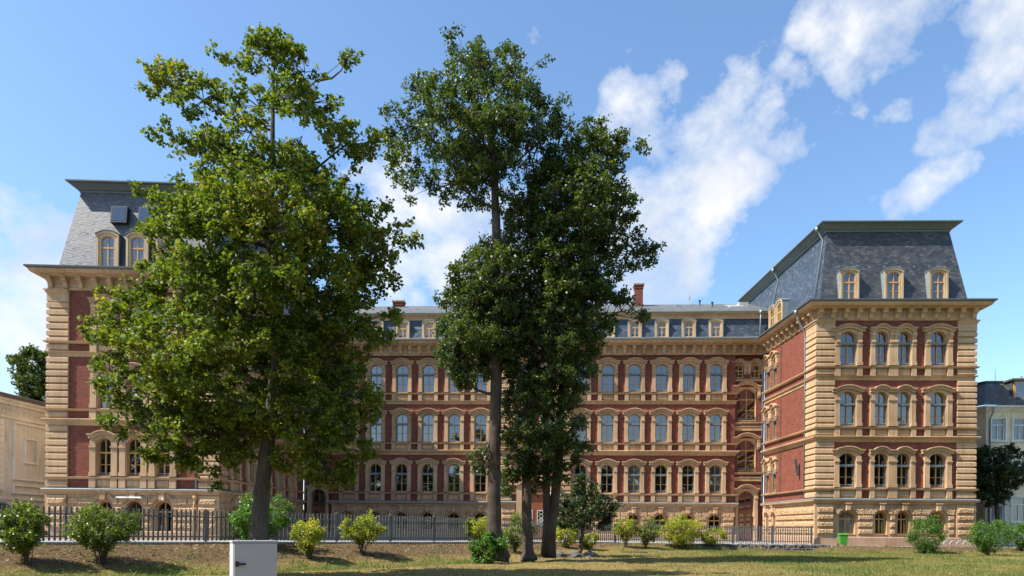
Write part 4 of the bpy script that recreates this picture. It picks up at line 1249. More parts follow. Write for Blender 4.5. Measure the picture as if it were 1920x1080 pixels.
# ------------------------------------------------------------------ foliage
def leaves_mesh(name, C, Rr, per, L, mat, rng, wid=.42, droop=.25, twigs=7, squash=.85, spread=.13):
    n = len(C); C = np.asarray(C); Rr = np.asarray(Rr)
    cnt = np.maximum(6, (per * (Rr / Rr.mean()) ** 1.6).astype(int))
    ci = np.repeat(np.arange(n), cnt); m = len(ci)
    tw = rng.normal(size=(n, twigs, 3)); tw /= np.linalg.norm(tw, axis=2, keepdims=True)
    tl = rng.uniform(.45, 1.1, size=(n, twigs, 1))
    ti = rng.integers(0, twigs, m)
    u = tw[ci, ti] * tl[ci, ti]
    t = rng.uniform(.3, 1, size=(m, 1)) ** .7
    pos = u * t * Rr[ci][:, None]
    pos[:, 2] *= squash
    pos = C[ci] + pos + rng.normal(size=(m, 3)) * spread * Rr[ci][:, None] * 1.3
    a = rng.normal(size=(m, 3)) + u * .7; a[:, 2] -= droop
    a /= np.linalg.norm(a, axis=1, keepdims=True)
    nn = rng.normal(size=(m, 3)) * .7; nn[:, 2] += 1.0
    nn += u * .5
    b = np.cross(nn, a); b /= (np.linalg.norm(b, axis=1, keepdims=True) + 1e-9)
    nr = np.cross(a, b)
    Ls_ = L * rng.uniform(.7, 1.25, size=(m, 1))
    fold = Ls_ * rng.uniform(.02, .22, size=(m, 1))
    V = np.empty((m, 4, 3))
    V[:, 0] = pos; V[:, 1] = pos + a * Ls_ * .45 + b * Ls_ * wid + nr * fold
    V[:, 2] = pos + a * Ls_; V[:, 3] = pos + a * Ls_ * .45 - b * Ls_ * wid + nr * fold
    me = bpy.data.meshes.new(name)
    me.vertices.add(m * 4); me.vertices.foreach_set('co', V.ravel())
    me.loops.add(m * 4); me.loops.foreach_set('vertex_index', np.arange(m * 4, dtype=np.int32))
    me.polygons.add(m); me.polygons.foreach_set('loop_start', np.arange(0, m * 4, 4, dtype=np.int32))
    try: me.polygons.foreach_set('loop_total', np.full(m, 4, dtype=np.int32))
    except Exception: pass
    me.materials.append(mat)
    me.update(calc_edges=True)
    me.validate()
    return me

def in_poly(x, y, poly):
    c = False; n = len(poly); j = n - 1
    for i in range(n):
        xi, yi = poly[i]; xj, yj = poly[j]
        if (yi > y) != (yj > y) and x < (xj - xi) * (y - yi) / (yj - yi) + xi: c = not c
        j = i
    return c
def edge_dist(x, y, poly):
    best = 1e9; n = len(poly)
    for i in range(n):
        ax, ay = poly[i - 1]; bx, by = poly[i]
        ex, ey = bx - ax, by - ay
        t = max(0, min(1, ((x - ax) * ex + (y - ay) * ey) / (ex * ex + ey * ey + 1e-9)))
        best = min(best, math.hypot(x - ax - t * ex, y - ay - t * ey))
    return best

def crown(outlines, Y, n, r, rng, dmax, shell=.5, gaps=(), mind=1.0, kt=13, rt=.3, thin=None):
    """boughs filling a crown whose measured outlines are given (as deep as it is wide), and leafy tufts over each bough"""
    sc_ = Y / FPX
    B = []; RB = []; TT = []; RT = []; ID = []
    areas = []
    for pl in outlines:
        A = 0
        for i in range(len(pl)): A += pl[i - 1][0] * pl[i][1] - pl[i][0] * pl[i - 1][1]
        areas.append(abs(A) / 2)
    tot = sum(areas)
    for pl, A in zip(outlines, areas):
        xs = [p[0] for p in pl]; ys = [p[1] for p in pl]
        want = max(2, int(n * A / tot)); tries = 0; got = 0; first = len(B)
        while got < want and tries < want * 60:
            tries += 1
            x = rng.uniform(min(xs), max(xs)); y = rng.uniform(min(ys), max(ys))
            if not in_poly(x, y, pl): continue
            d = edge_dist(x, y, pl) * sc_
            if thin and y < thin[0] and rng.uniform() < thin[1]: continue
            if any(math.hypot(x - gx_, y - gy_) < gr for gx_, gy_, gr in gaps): continue
            rr = min(r * rng.uniform(.7, 1.25), d * 1.0 + .12)
            if rr < .2 * r: continue
            T_ = max(0, min(dmax, .95 * d))
            s = rng.uniform(-1, 1); s = math.copysign(abs(s) ** shell, s)
            p = Vector(at(x, y, Y)) + Vector((0, s * T_, 0))
            if any((B[k] - p).length_squared < (mind * .5 * (rr + RB[k])) ** 2 for k in range(first, len(B))): continue
            B.append(p); RB.append(rr); got += 1
            k = max(3, int(kt * (rr / r) ** 1.8))
            for _ in range(k):
                u = rng.normal(size=3); u /= np.linalg.norm(u); u[2] = u[2] * .8 + .2
                f = rng.uniform(.6, 1.06); hz_ = math.hypot(u[0], u[1])
                TT.append((p.x + u[0] * rr * f, p.y + u[1] * rr * f, p.z + rr * (u[2] * .62 * f - .16 * hz_ * hz_)))
                RT.append(rt * rng.uniform(.65, 1.3) * (.75 + .25 * min(1, rr / r))); ID.append(len(B) - 1)
    return np.array([tuple(v) for v in B]), np.array(RB), np.array(TT), np.array(RT), np.array(ID)

def limbs(b, trunk_pts, trunk_r, C, rng, k=14, r0=.1, lift=.35, n2=5, minz=None):
    """main limbs from the trunk to groups of clumps, and thin branches on to each clump"""
    C = np.asarray(C); n = len(C)
    cen = C[rng.choice(n, k, replace=False)]
    for _ in range(6):
        d = ((C[:, None] - cen[None]) ** 2).sum(2); lab = d.argmin(1)
        for j in range(k):
            if (lab == j).any(): cen[j] = C[lab == j].mean(0)
    TP = np.array([tuple(p) for p in trunk_pts]); 
    for j in range(k):
        c = cen[j]
        hd = np.hypot(TP[:, 0] - c[0], TP[:, 1] - c[1])
        zt = c[2] - lift * np.hypot(*(np.array([np.interp(c[2], TP[:, 2], TP[:, 0]), np.interp(c[2], TP[:, 2], TP[:, 1])]) - c[:2])) - .4
        lo = TP[0, 2] + .28 * (TP[-1, 2] - TP[0, 2]) if minz is None else minz
        zt = min(max(zt, lo), TP[-1, 2] - .05)
        st = Vector((np.interp(zt, TP[:, 2], TP[:, 0]), np.interp(zt, TP[:, 2], TP[:, 1]), zt))
        rt = float(np.interp(zt, TP[:, 2], trunk_r))
        e = Vector(c); mid = st.lerp(e, .5) + Vector((rng.normal() * .15, rng.normal() * .15, -.12 * (e - st).length + rng.normal() * .1))
        rr = min(r0, rt * .6)
        b.tube([st, st.lerp(mid, .55) , mid, mid.lerp(e, .55) + Vector((0, 0, .05)), e], [rr, rr * .8, rr * .62, rr * .45, rr * .3], 6)
        idx = np.where(lab == j)[0]
        for i in idx:
            q = Vector(C[i]); t = rng.uniform(.35, 1.0); s0 = mid.lerp(e, t)
            m2 = s0.lerp(q, .5) + Vector((rng.normal() * .08, rng.normal() * .08, rng.normal() * .08 + .04))
            b.tube([s0, m2, q], [rr * .28, rr * .18, .007], 4, False)

def tree(name, label, outlines, Y, trunk_px, n, r, per, L, leafm, barkm, seed, dmax, k=14, group=None, gaps=(), extra=None, cat='tree', shell=.5, wid=.42, branch_r=.1, sides=12, droop=.25, mind=1.0, spread=.13, squash=.8, kt=13, rt=.3, thin=None):
    rng = np.random.default_rng(seed)
    tp = [Vector(at(x, y, Y)) for x, y, w in trunk_px]; tr = [w * Y / FPX / 2 for x, y, w in trunk_px]
    root = thing(name, tuple(tp[0]), label, cat, group)
    C, RB, TT, RT, ID = crown(outlines, Y, n, r, rng, dmax, shell, gaps, mind, kt, rt, thin)
    b = MB()
    P = []; RR = []
    for i in range(len(tp) - 1):
        for s in range(5):
            t = s / 5; P.append(tp[i].lerp(tp[i + 1], t) + Vector((rng.normal() * .012, rng.normal() * .012, 0))); RR.append((tr[i] + (tr[i + 1] - tr[i]) * t) * rng.uniform(.96, 1.05))
    P.append(tp[-1]); RR.append(tr[-1])
    b.tube(P, RR, sides)
    if extra: extra(b, rng)
    put('trunk', b, root, None, barkm, True)
    lb = MB(); limbs(lb, tp, tr, C, rng, k, branch_r)
    for q, i in zip(TT, ID):
        a = Vector(C[i]); e = Vector(q); m = a.lerp(e, .5) + Vector((0, 0, .06))
        lb.tube([a, m, e], [.016, .011, .005], 3, False)
    put('branches', lb, root, None, barkm, True)
    put('crown', leaves_mesh('crown', TT, RT, per, L, leafm, rng, wid, droop, squash=squash, spread=spread, twigs=5), root)
    return root

MAPLE = [(510,60),(543,72),(563,63),(600,73),(603,100),(600,125),(623,147),(645,172),(620,182),(607,205),(628,198),(647,192),(667,230),(700,243),(747,273),(750,303),(705,312),(668,308),(673,330),(720,380),(738,400),(771,417),(790,440),(784,462),(760,467),(766,517),(735,530),(715,565),(748,594),(730,640),(727,672),(690,660),(662,690),(693,702),(715,733),(735,785),(700,790),(684,800),(684,839),(689,889),(655,900),(638,911),(604,917),(571,889),(516,878),(471,872),(440,890),(421,894),(404,928),(385,885),(349,878),(321,911),(305,890),(293,867),(250,868),(227,872),(239,852),(222,824),(219,802),(192,797),(200,772),(172,758),(156,741),(189,699),(172,674),(217,663),(172,644),(158,624),(167,610),(150,589),(205,572),(200,561),(167,542),(240,528),(258,517),(236,494),(294,492),(280,450),(262,422),(246,403),(284,396),(266,368),(243,350),(300,342),(380,345),(387,333),(357,327),(335,305),(283,307),(257,283),(240,257),(277,240),(333,227),(318,212),(317,193),(290,188),(272,180),(277,128),(313,122),(343,127),(373,140),(367,113),(407,110),(380,98),(382,77),(427,67),(437,75),(440,100),(450,80),(473,77),(500,77)]
MGAP = [(430,180,16),(625,215,20),(470,150,12),(450,215,12),(360,250,18),(545,275,9),(690,300,10),(720,460,18),(700,560,22),(330,330,10),(228,620,10),(250,690,14),(230,730,10)]
def maple_extra(b, rng):
    a = at(600, 150, 20.6)
    b.tube([a, at(622, 147, 20.6), at(640, 132, 20.6), at(650, 108, 20.6)], [.04, .028, .02, .012], 5)
tree('maple_tree', 'large yellowing maple standing before the left wing, behind the white cabinet', [MAPLE, [(632,98),(640,86),(655,84),(669,98),(664,110),(650,114),(636,110)]], 20.6,
     [(484,1050,44),(485,1020,35),(488,960,31),(494,900,27),(500,840,25),(508,780,23),(518,690,20),(516,600,18),(512,500,18),(508,400,14),(510,300,10),(512,200,6),(514,110,3)],
     285, .80, 52, .108, M['maple_leaf'], M['bark_maple'], 3, 3.4, 22, gaps=MGAP, extra=maple_extra, wid=.46, branch_r=.07, sides=16, kt=13, rt=.29, mind=.76, thin=(350, .5))
ALDA = [(857,47),(868,60),(890,52),(905,72),(925,72),(912,95),(950,90),(975,87),(1035,85),(1035,115),(1000,132),(995,150),(1020,165),(1060,185),(1070,205),(1060,225),(1040,260),(1035,300),(1010,340),(985,390),(960,425),(940,420),(925,405),(900,390),(880,400),(855,415),(835,370),(805,362),(765,372),(745,335),(720,315),(732,275),(715,240),(712,205),(745,195),(760,185),(747,162),(770,152),(800,148),(835,130),(855,112),(840,87),(837,57)]
ALDLOW = [(905,450),(860,490),(822,560),(826,650),(821,671),(847,702),(868,738),(899,723),(925,707),(955,720),(975,650),(990,560),(985,480),(950,440)]
ALDL2 = [(905,830),(880,842),(874,862),(895,870),(878,885),(886,905),(900,918),(916,945),(918,900),(925,850)]
AGAP = [(935,290,10),(870,150,8),(800,210,9),(960,190,10),(1000,240,9),(820,330,12),(960,330,8),(780,270,7),(945,390,14)]
def ald_extra(b, rng):
    for x, y, dx in ((935, 1040, 26), (920, 1042, -14), (928, 1046, 8)):
        b.tube([at(928, 1012, 30.0), at(928 + dx * .5, 1032, 29.8), at(928 + dx, 1046, 29.7)], [.33, .26, .12], 8)
tree('alder_tree', 'tall tree with one long bare trunk, left of the three-stemmed tree', [ALDA, ALDLOW, ALDLOW, ALDL2], 30,
     [(932,1052,48),(931,1030,36),(927,1000,29),(926,930,25),(927,850,24),(930,740,21),(930,640,20),(930,520,18),(930,430,16),(927,330,13),(922,240,9),(912,160,6),(890,100,3)],
     235, .88, 46, .115, M['alder_leaf'], M['bark_alder'], 5, 3.2, 18, gaps=AGAP, extra=ald_extra, branch_r=.075, sides=14, kt=14, rt=.33, mind=.92)
ALDB = [(1070,228),(1100,222),(1155,225),(1140,262),(1165,250),(1220,260),(1205,285),(1190,315),(1165,300),(1172,340),(1195,375),(1192,410),(1207,440),(1238,470),(1205,515),(1170,492),(1160,520),(1199,562),(1225,612),(1204,606),(1160,570),(1137,588),(1163,617),(1125,640),(1116,681),(1101,717),(1082,749),(1095,790),(1106,845),(1080,873),(1049,895),(1030,880),(1010,890),(985,883),(965,900),(944,930),(936,912),(950,870),(940,811),(948,749),(955,681),(958,600),(946,500),(942,420),(965,365),(1005,320),(1045,265)]
BGAP = [(1150,480,20),(1100,420,10),(1060,320,9),(1120,300,10),(1170,440,9),(1140,540,14),(1075,250,7),(960,850,9),(1000,810,7)]
def aldb_extra(b, rng):
    for st in ([(1024,1042,22),(1026,980,15),(1024,900,14),(1022,800,12),(1030,700,13),(1050,560,9),(1080,430,5)],
               [(1030,1046,26),(1032,1000,20),(1040,940,18),(1048,860,16),(1052,760,15),(1060,640,11),(1095,500,6)]):
        pts = [at(x, y, 31.6) for x, y, w in st]
        b.tube(pts, [w * 31.6 / FPX / 2 for x, y, w in st], 10)
tree('alder_tree', 'broad dark tree with three stems, right of the tall bare trunk', [ALDB, [(936,870),(1010,868),(1058,885),(1066,915),(1040,905),(1000,925),(960,940),(942,935)]], 31,
     [(991,1050,34),(990,1035,22),(988,980,18),(987,880,16),(990,760,18),(1005,620,15),(1030,480,11),(1055,360,7),(1075,270,3)],
     290, .88, 48, .120, M['alder_leaf'], M['bark_alder'], 9, 3.4, 20, gaps=BGAP, extra=aldb_extra, branch_r=.08, sides=12, kt=14, rt=.33, mind=.85)
YOUNG = [(1078,912),(1090,880),(1103,898),(1118,905),(1134,925),(1158,946),(1150,960),(1146,978),(1121,992),(1098,990),(1070,998),(1048,985),(1042,958),(1052,930),(1068,925)]
tree('young_tree', 'small dark green young tree right of the three-stemmed tree', [YOUNG], 35.5,
     [(1087,1037,9),(1089,1020,7),(1092,1000,6),(1096,960,4),(1098,915,2)], 44, .5, 40, .10, M['dark_leaf'], M['twig'], 12, 1.3, 8, branch_r=.03, sides=8, kt=11, rt=.22)
RT = [(1822,850),(1835,838),(1860,842),(1885,836),(1912,845),(1935,850),(1945,885),(1918,912),(1890,915),(1898,935),(1872,938),(1868,950),(1850,945),(1838,938),(1815,930),(1810,890)]
tree('dark_tree', 'dark leafy tree between the right wing and the cream house', [RT], 51.5,
     [(1871,1010,9),(1870,960,8),(1868,920,6),(1868,870,3)], 60, 1.0, 46, .17, M['dark_leaf'], M['bark_alder'], 14, 2.4, 8, branch_r=.06, sides=8, kt=12, rt=.42)
LT = [(50,652),(62,650),(70,662),(88,660),(105,665),(112,720),(110,762),(60,760),(38,742),(45,722),(33,705),(20,685),(22,668),(40,668)]
tree('dark_tree', 'dark green tree rising behind the roof of the cream building at the far left', [LT], 62,
     [(75,960,10),(75,850,9),(74,760,7),(72,690,4)], 60, 1.25, 46, .22, M['alder_leaf'], M['bark_alder'], 15, 3, 8, branch_r=.08, sides=8, kt=12, rt=.5)
# trees across the street, behind the viewpoint: seen only as reflections in the panes
rng = np.random.default_rng(77)
def park_tree_proto():
    root = thing('park_tree', (0, 0, 0), 'tall broad tree across the street from the school, mirrored in the window panes', 'tree', 'trees across the street')
    n = 260
    u = rng.normal(size=(n, 3)); u /= np.linalg.norm(u, axis=1, keepdims=True); u *= rng.uniform(.5, 1, (n, 1)) ** .5
    C = u * np.array([5.0, 5.0, 7.6]) + np.array([0, 0, 8.6]); Rr = rng.uniform(.9, 1.6, n)
    b = MB(); b.tube([(0, 0, -.3), (.1, 0, 4), (0, .1, 9), (0, 0, 15)], [.4, .3, .2, .06], 8); put('trunk', b, root, None, M['bark_alder'], True)
    put('crown', leaves_mesh('crown', C, Rr, 40, .55, M['dark_leaf'], rng), root)
    return root
pt_ = park_tree_proto()
spots = [(-50, -32, 1.15), (-41, -28, 1.0), (-32, -34, 1.1), (-23, -29, 1.08), (-14, -33, .98), (-6, -30, 1.06), (2, -34, .95), (10, -29, 1.02), (18, -32, 1.12), (26, -28, 1.1), (34, -31, 1.2), (43, -29, 1.15), (52, -32, 1.2), (60, -29, 1.25), (68, -33, 1.2), (76, -30, 1.3), (85, -33, 1.2), (-59, -30, 1.1), (-68, -33, 1.2), (-77, -30, 1.15)]
for i, (x, y, s) in enumerate(spots):
    mt = Matrix.Translation((x, y, 0)) @ Matrix.Rotation(i * 1.3, 4, 'Z') @ Matrix.Scale(s, 4)
    if i == 0:
        old = WM[pt_]
        for c in children(pt_): WM[c] = mt @ WM[c]
        pt_.matrix_basis = mt; WM[pt_] = mt
    else: copy_tree(pt_, mt)

# ------------------------------------------------------------------ shrubs
def shrub(px, base, x0, x1, top, Y, label, leafm, seed, n=60, r=None, L=.07, per=46, stems=9, low=.25, cat='shrub', group='shrubs along the fence', name='shrub', shape=1.0):
    rng = np.random.default_rng(seed)
    for k in range(400):
        yy = 14 + k * .09; B = at(px, base, yy)
        if B.z <= float(ground_z(B.x, B.y)) or fence_dist(B.x, B.y) < .45: break
    if B.z > float(ground_z(B.x, B.y)) + .3: B = at(px, base, Y)
    Y = B.y; s = Y / FPX; B = Vector((B.x, B.y, float(ground_z(B.x, B.y))))
    W = (x1 - x0) * s; H = at(px, top, Y).z - B.z; cx = at((x0 + x1) / 2, base, Y).x - B.x
    r = r or min(W, H) * .13
    root = thing(name, tuple(B), label, cat, group)
    C = []; 
    lob = rng.normal(size=(5, 3)) * np.array([W * .22, W * .18, H * .16])
    while len(C) < n:
        u = rng.normal(size=3); u /= np.linalg.norm(u); u *= rng.uniform(.25, 1) ** .4
        zc = low + (1 - low) * .5
        p = np.array([u[0] * (W / 2 - r * .6), u[1] * (W / 2 - r) * .85, H * (zc + u[2] * (1 - low) * .5) - r * .35])
        t = (p[2] / H - low) / (1 - low)
        if t < .35: p[0] *= .55 + .45 * max(0, t) / .35 * shape; p[1] *= .7
        p = p * (1 + .10 * math.sin(u[0] * 7 + seed) + .08 * math.sin(u[2] * 9 + u[1] * 5 + seed * 2))
        C.append(p + np.array([B.x + cx * min(1, p[2] / H * 1.4), B.y, B.z]))
    Rr = r * rng.uniform(.6, 1.35, n)
    b = MB()
    ids = rng.choice(n, min(stems * 2, n), replace=False)
    for i in ids:
        q = Vector(C[i]); a = B + Vector((rng.normal() * .06, rng.normal() * .06, -.05)); m = a.lerp(q, .5) + Vector((-(q.x - a.x) * .2, 0, .08 * H))
        b.tube([a, m, q], [.016, .011, .005], 5, False)
    put('stems', b, root, None, M['twig'], True)
    put('foliage', leaves_mesh('foliage', C, Rr, per, L, leafm, rng, .45, .1), root)
    return root
SH = [
 (48,1060,-18,84,950,20.4,'dark rose bush at the far left, in front of the fence','rose_leaf',21,95,.075,60,.34),
 (194,1058,118,256,958,20.6,'wide rose bush on the left bank, second from the left','rose_leaf',22,120,.07,60,.36),
 (472,1022,428,552,932,24.4,'leafy fresh green bush half hidden behind the maple trunk','green_leaf',23,110,.085,50,.1),
 (579,1049,543,611,974,27.6,'rounded yellow-green shrub just right of the white cabinet','bright_leaf',24,70,.065,60,.3),
 (677,1040,637,719,970,29.2,'flat-topped yellow-green shrub between the maple and the tall bare trunk','bright_leaf',25,80,.07,60,.42),
 (897,1018,872,932,968,35.0,'small yellow-green shrub peeping out behind the tall bare trunk','bright_leaf',26,55,.08,50,.25),
 (908,1057,880,948,1003,29.2,'low leafy bush clasping the foot of the tall bare trunk','green_leaf',27,70,.10,50,.0),
 (966,1037,938,1008,970,36.5,'open airy shrub between the tall bare trunk and the three-stemmed tree','rose_leaf',28,60,.085,40,.25),
 (1062,1027,1037,1086,983,41.0,'yellow-green shrub left of the young dark tree','bright_leaf',29,50,.09,50,.1),
 (1104,1030,1084,1122,998,41.0,'low yellow-green shrub under the young dark tree','bright_leaf',30,36,.09,45,.1),
 (1173,1027,1150,1196,973,42.5,'slender bright shrub, first one right of the young dark tree','bright_leaf',31,50,.09,46,.4),
 (1211,1029,1191,1236,974,42.3,'thin brownish-yellow shrub next to the biggest bright shrub','rose_leaf',32,46,.09,46,.25),
 (1274,1030,1234,1316,967,42.5,'biggest bright yellow-green shrub in front of the right end of the main range','bright_leaf',33,110,.09,60,.16),
 (1334,1024,1308,1362,990,44.0,'low bright shrub at the right foot of the biggest bright shrub','bright_leaf',34,50,.09,50,.12),
 (1736,1038,1700,1774,970,43.2,'dense fine-leaved green bush in front of the right wing','green_leaf',35,110,.075,60,.0),
 (1852,1042,1815,1898,974,42.8,'spreading green shrub at the outer corner of the right wing','green_leaf',36,85,.09,50,.15),
 (1914,1034,1890,1960,976,43.5,'green shrub cut off by the right edge of the picture','green_leaf',37,70,.09,50,.15)]
for (px, base, x0, x1, top, Y, lab, lm, sd, n, L, per, low) in SH:
    shrub(px, base, x0 - 3, x1 + 3, top - 2, Y, lab, M[lm], sd, int(n * 1.5), None, L * .85, per, low=low * .8)

# ------------------------------------------------------------------ grass, weeds and litter
def blades(name, n, region, L, mat, seed, keep, wid=.07, flat=.0):
    rng = np.random.default_rng(seed)
    x = rng.uniform(region[0], region[1], n * 3); y = rng.uniform(region[2], region[3], n * 3)
    k = keep(x, y, rng); x, y = x[k][:n], y[k][:n]; m = len(x)
    z = ground_z(x, y)
    p = np.stack([x, y, z], 1)
    a = rng.normal(size=(m, 3)) * .5; a[:, 2] = 1 - flat; a /= np.linalg.norm(a, axis=1, keepdims=True)
    b = rng.normal(size=(m, 3)); b[:, 2] = 0; b /= np.linalg.norm(b, axis=1, keepdims=True)
    l = L * rng.uniform(.4, 1.3, (m, 1))
    V = np.empty((m, 3, 3)); w = l * wid
    V[:, 0] = p - b * w; V[:, 1] = p + b * w; V[:, 2] = p + a * l
    me = bpy.data.meshes.new(name)
    me.vertices.add(m * 3); me.vertices.foreach_set('co', V.ravel())
    me.loops.add(m * 3); me.loops.foreach_set('vertex_index', np.arange(m * 3, dtype=np.int32))
    me.polygons.add(m); me.polygons.foreach_set('loop_start', np.arange(0, m * 3, 3, dtype=np.int32))
    try: me.polygons.foreach_set('loop_total', np.full(m, 3, dtype=np.int32))
    except Exception: pass
    me.materials.append(mat); me.update(calc_edges=True); me.validate()
    return tag(put(name, me), kind='stuff')
def vis(x, y): return (np.abs(x) < y * .78)
def k_lawn(x, y, rng):
    d = fence_dist(x, y); b = bankness(x, y); l = lushness(x, y)
    return vis(x, y) & (d > 1.2) & (rng.uniform(size=len(x)) > b) & (rng.uniform(size=len(x)) < .35 + .65 * l) 
blades('lawn_grass', 90000, (-20, 36, 17, 47), .085, M['grass'], 51, k_lawn, .11)
def k_ditch(x, y, rng):
    d = fence_dist(x, y); nz = vnoise(x, y, .9, 3)
    return vis(x, y) & (np.abs(d - 4.2) < .9 + .5 * nz) & (x < -1.0) & (nz > -.25)
tag(blades('ditch_grass', 9000, (-20, 4, 16, 36), .20, M['lush'], 52, k_ditch, .06))
def k_right(x, y, rng):
    nz = vnoise(x, y, .7, 9); return vis(x, y) & (fence_dist(x, y) > 1.9) & (x > 8) & (nz > .15)
blades('lawn_tufts', 16000, (8, 36, 24, 46), .14, M['lush'], 53, k_right, .06)
def k_bank(x, y, rng):
    d = fence_dist(x, y); nz = vnoise(x, y, 1.6, 5); return vis(x, y) & (d > .15) & (d < 3.8) & (nz > .30)
blades('bank_weeds', 20000, (-22, 36, 16, 47), .15, M['lush'], 54, k_bank, .16, .35)
def k_edge(x, y, rng):
    d = fence_dist(x, y); return vis(x, y) & (d > .1) & (d < .5) & (vnoise(x, y, 1.2, 8) > -.3)
blades('verge_grass', 9000, (-22, 21, 16, 47.3), .12, M['grass'], 55, k_edge, .09)
def k_lit(x, y, rng):
    d = fence_dist(x, y); return vis(x, y) & (d > .2) & (d < 4.2) & (bankness(x, y) > .2)
blades('leaf_litter', 30000, (-22, 36, 16, 47), .09, M['dirtleaf'], 56, k_lit, .4, .8)

# ------------------------------------------------------------------ small things
# white cabinet in the foreground
cp = at(476, 1022, 12.2); cz = 0.0
cb = thing('utility_cabinet', (cp.x, cp.y, cz), 'white metal utility cabinet with a black latch, standing on the lawn in the left foreground', 'cabinet', rz=R(30))
cm = WM[cb]
top = EYE - (1022 - HOR - 4.2) * 12.2 / FPX
b = MB(); b.cbox(-.37, .37, -.16, .24, .02, top - .03, .006); put('body', b, cb, cm, M['cabinet'])
b = MB(); b.cbox(-.355, .365, -.178, -.162, .08, top - .05, .006); put('door', b, cb, cm, M['cabinet']); dcab = WM and [o for o in WM if o.name.startswith('door') and o.parent == cb][0]
b = MB(); b.box(-.33, -.275, -.197, -.178, top - .45, top - .36); b.cbox(-.30, -.20, -.215, -.197, top - .425, top - .385, .008); b.cbox(-.235, -.16, -.225, -.205, top - .422, top - .388, .008)
put('latch', b, dcab, cm, M['black'])
b = MB(); b.box(-.385, .385, -.18, .255, top - .03, top); put('lid', b, cb, cm, M['cabinet'])
b = MB(); b.box(-.34, .34, -.14, .22, -.1, .02); put('plinth', b, cb, cm, M['kerb'])
for z in (.3, top - .3):
    b = MB(); b.tube([(.372, -.172, z - .05), (.372, -.172, z + .05)], .014, 8); put('hinge', b, cb, cm, M['rail'])
for x in (-.28, .0, .28):
    b = MB(); b.tube([(x, -.1, top), (x, -.1, top + .02)], .02, 8); put('bolt', b, cb, cm, M['rail'])

# green wheelie bin
bp_ = at(1580, 1021, 46.6); 
bn = thing('wheelie_bin', (bp_.x, bp_.y, GZ - .12), 'bright green wheeled rubbish bin against the plinth of the right wing', 'bin', rz=R(-8))
bm = WM[bn] @ Matrix.Scale(.88, 4)
b = MB()
b.add([(-.23,-.26,.1),(.23,-.26,.1),(.23,.22,.1),(-.23,.22,.1),(-.29,-.34,.88),(.29,-.34,.88),(.29,.3,.88),(-.29,.3,.88)],[(0,3,2,1),(4,5,6,7),(0,1,5,4),(1,2,6,5),(2,3,7,6),(3,0,4,7)])
b.box(-.31, .31, -.36, .32, .84, .89)
put('bin_body', b, bn, bm, M['green'])
b = MB(); b.add([(-.32,-.38,.892),(.32,-.38,.892),(.32,.34,.892),(-.32,.34,.892),(-.28,-.3,.96),(.28,-.3,.96),(.28,.3,.99),(-.28,.3,.99)],[(0,3,2,1),(4,5,6,7),(0,1,5,4),(1,2,6,5),(2,3,7,6),(3,0,4,7)]); b.box(-.2, .2, .3, .4, .86, .91)
put('bin_lid', b, bn, bm, M['green'])
for sx in (-.27, .27):
    b = MB(); b.tube([(sx - .03, .24, .1), (sx + .03, .24, .1)], .1, 12); put('wheel', b, bn, bm, M['black'])

# bicycle racks
for i in range(5):
    q = at(1777 + i * 12.5, 1026, 45.7)
    b = MB()
    b.tube([(-.32, 0, 0), (-.32, 0, .28), (-.2, 0, .42), (.1, 0, .46), (.26, 0, .36), (.3, 0, .2)], .02, 6)
    b.tube([(-.32, .07, 0), (-.32, .07, .28), (-.2, .07, .42), (.1, .07, .46), (.26, .07, .36), (.3, .07, .2)], .02, 6)
    b.tube([(-.42, .035, .02), (.42, .035, .02)], .02, 6); b.tube([(.3, 0, .2), (.3, .07, .2)], .02, 6)
    tag(put('bicycle_rack', b, None, Matrix.Translation((q.x, q.y, GZ - .12)) @ Matrix.Rotation(R(12), 4, 'Z'), M['rail'], True), 'bent steel tube bicycle rack in the row beside the right wing', 'bicycle rack', 'bicycle racks by the right wing')

# gabion baskets under the fence
def gabion(x0, x1, label, seed):
    rng = np.random.default_rng(seed)
    A = at(x0, 1030, 45.7); B = at(x1, 1030, 45.75); L = B.x - A.x
    root = thing('gabion_wall', (A.x, A.y, .3), label, 'stone wall', 'gabion walls under the fence')
    b = MB()
    ico = [(0,0,1),(.89,0,.45),(.28,.85,.45),(-.72,.53,.45),(-.72,-.53,.45),(.28,-.85,.45),(.72,.53,-.45),(-.28,.85,-.45),(-.89,0,-.45),(-.28,-.85,-.45),(.72,-.53,-.45),(0,0,-1)]
    icf = [(0,1,2),(0,2,3),(0,3,4),(0,4,5),(0,5,1),(1,6,2),(2,7,3),(3,8,4),(4,9,5),(5,10,1),(2,6,7),(3,7,8),(4,8,9),(5,9,10),(1,10,6),(11,7,6),(11,8,7),(11,9,8),(11,10,9),(11,6,10)]
    n = int(L * 52)
    for i in range(n):
        c = np.array([rng.uniform(.05, L - .05), rng.uniform(0, .55), rng.uniform(0, .46)])
        if rng.uniform() < .55: c[1] = rng.uniform(-.02, .06)
        elif rng.uniform() < .7: c[2] = rng.uniform(.4, .48)
        s = rng.uniform(.05, .12, 3); q = Matrix.Rotation(rng.uniform(0, 6), 3, Vector(rng.normal(size=3)).normalized())
        b.add([tuple(np.array(q @ Vector((v[0] * s[0] * rng.uniform(.75, 1.2), v[1] * s[1], v[2] * s[2]))) + c) for v in ico], icf)
    m = Matrix.Translation((A.x, A.y, .22))
    put('stones', b, root, m, M['gstone'])
    w = MB()
    for z in (0.02, .25, .5): w.tube([(0, -.09, z), (L, -.09, z)], .008, 4)
    for i in range(int(L / .5) + 1): w.tube([(min(L, i * .5), -.09, 0), (min(L, i * .5), -.09, .5), (min(L, i * .5), .6, .5)], .008, 4)
    put('wire_cage', w, root, m, M['rail'])
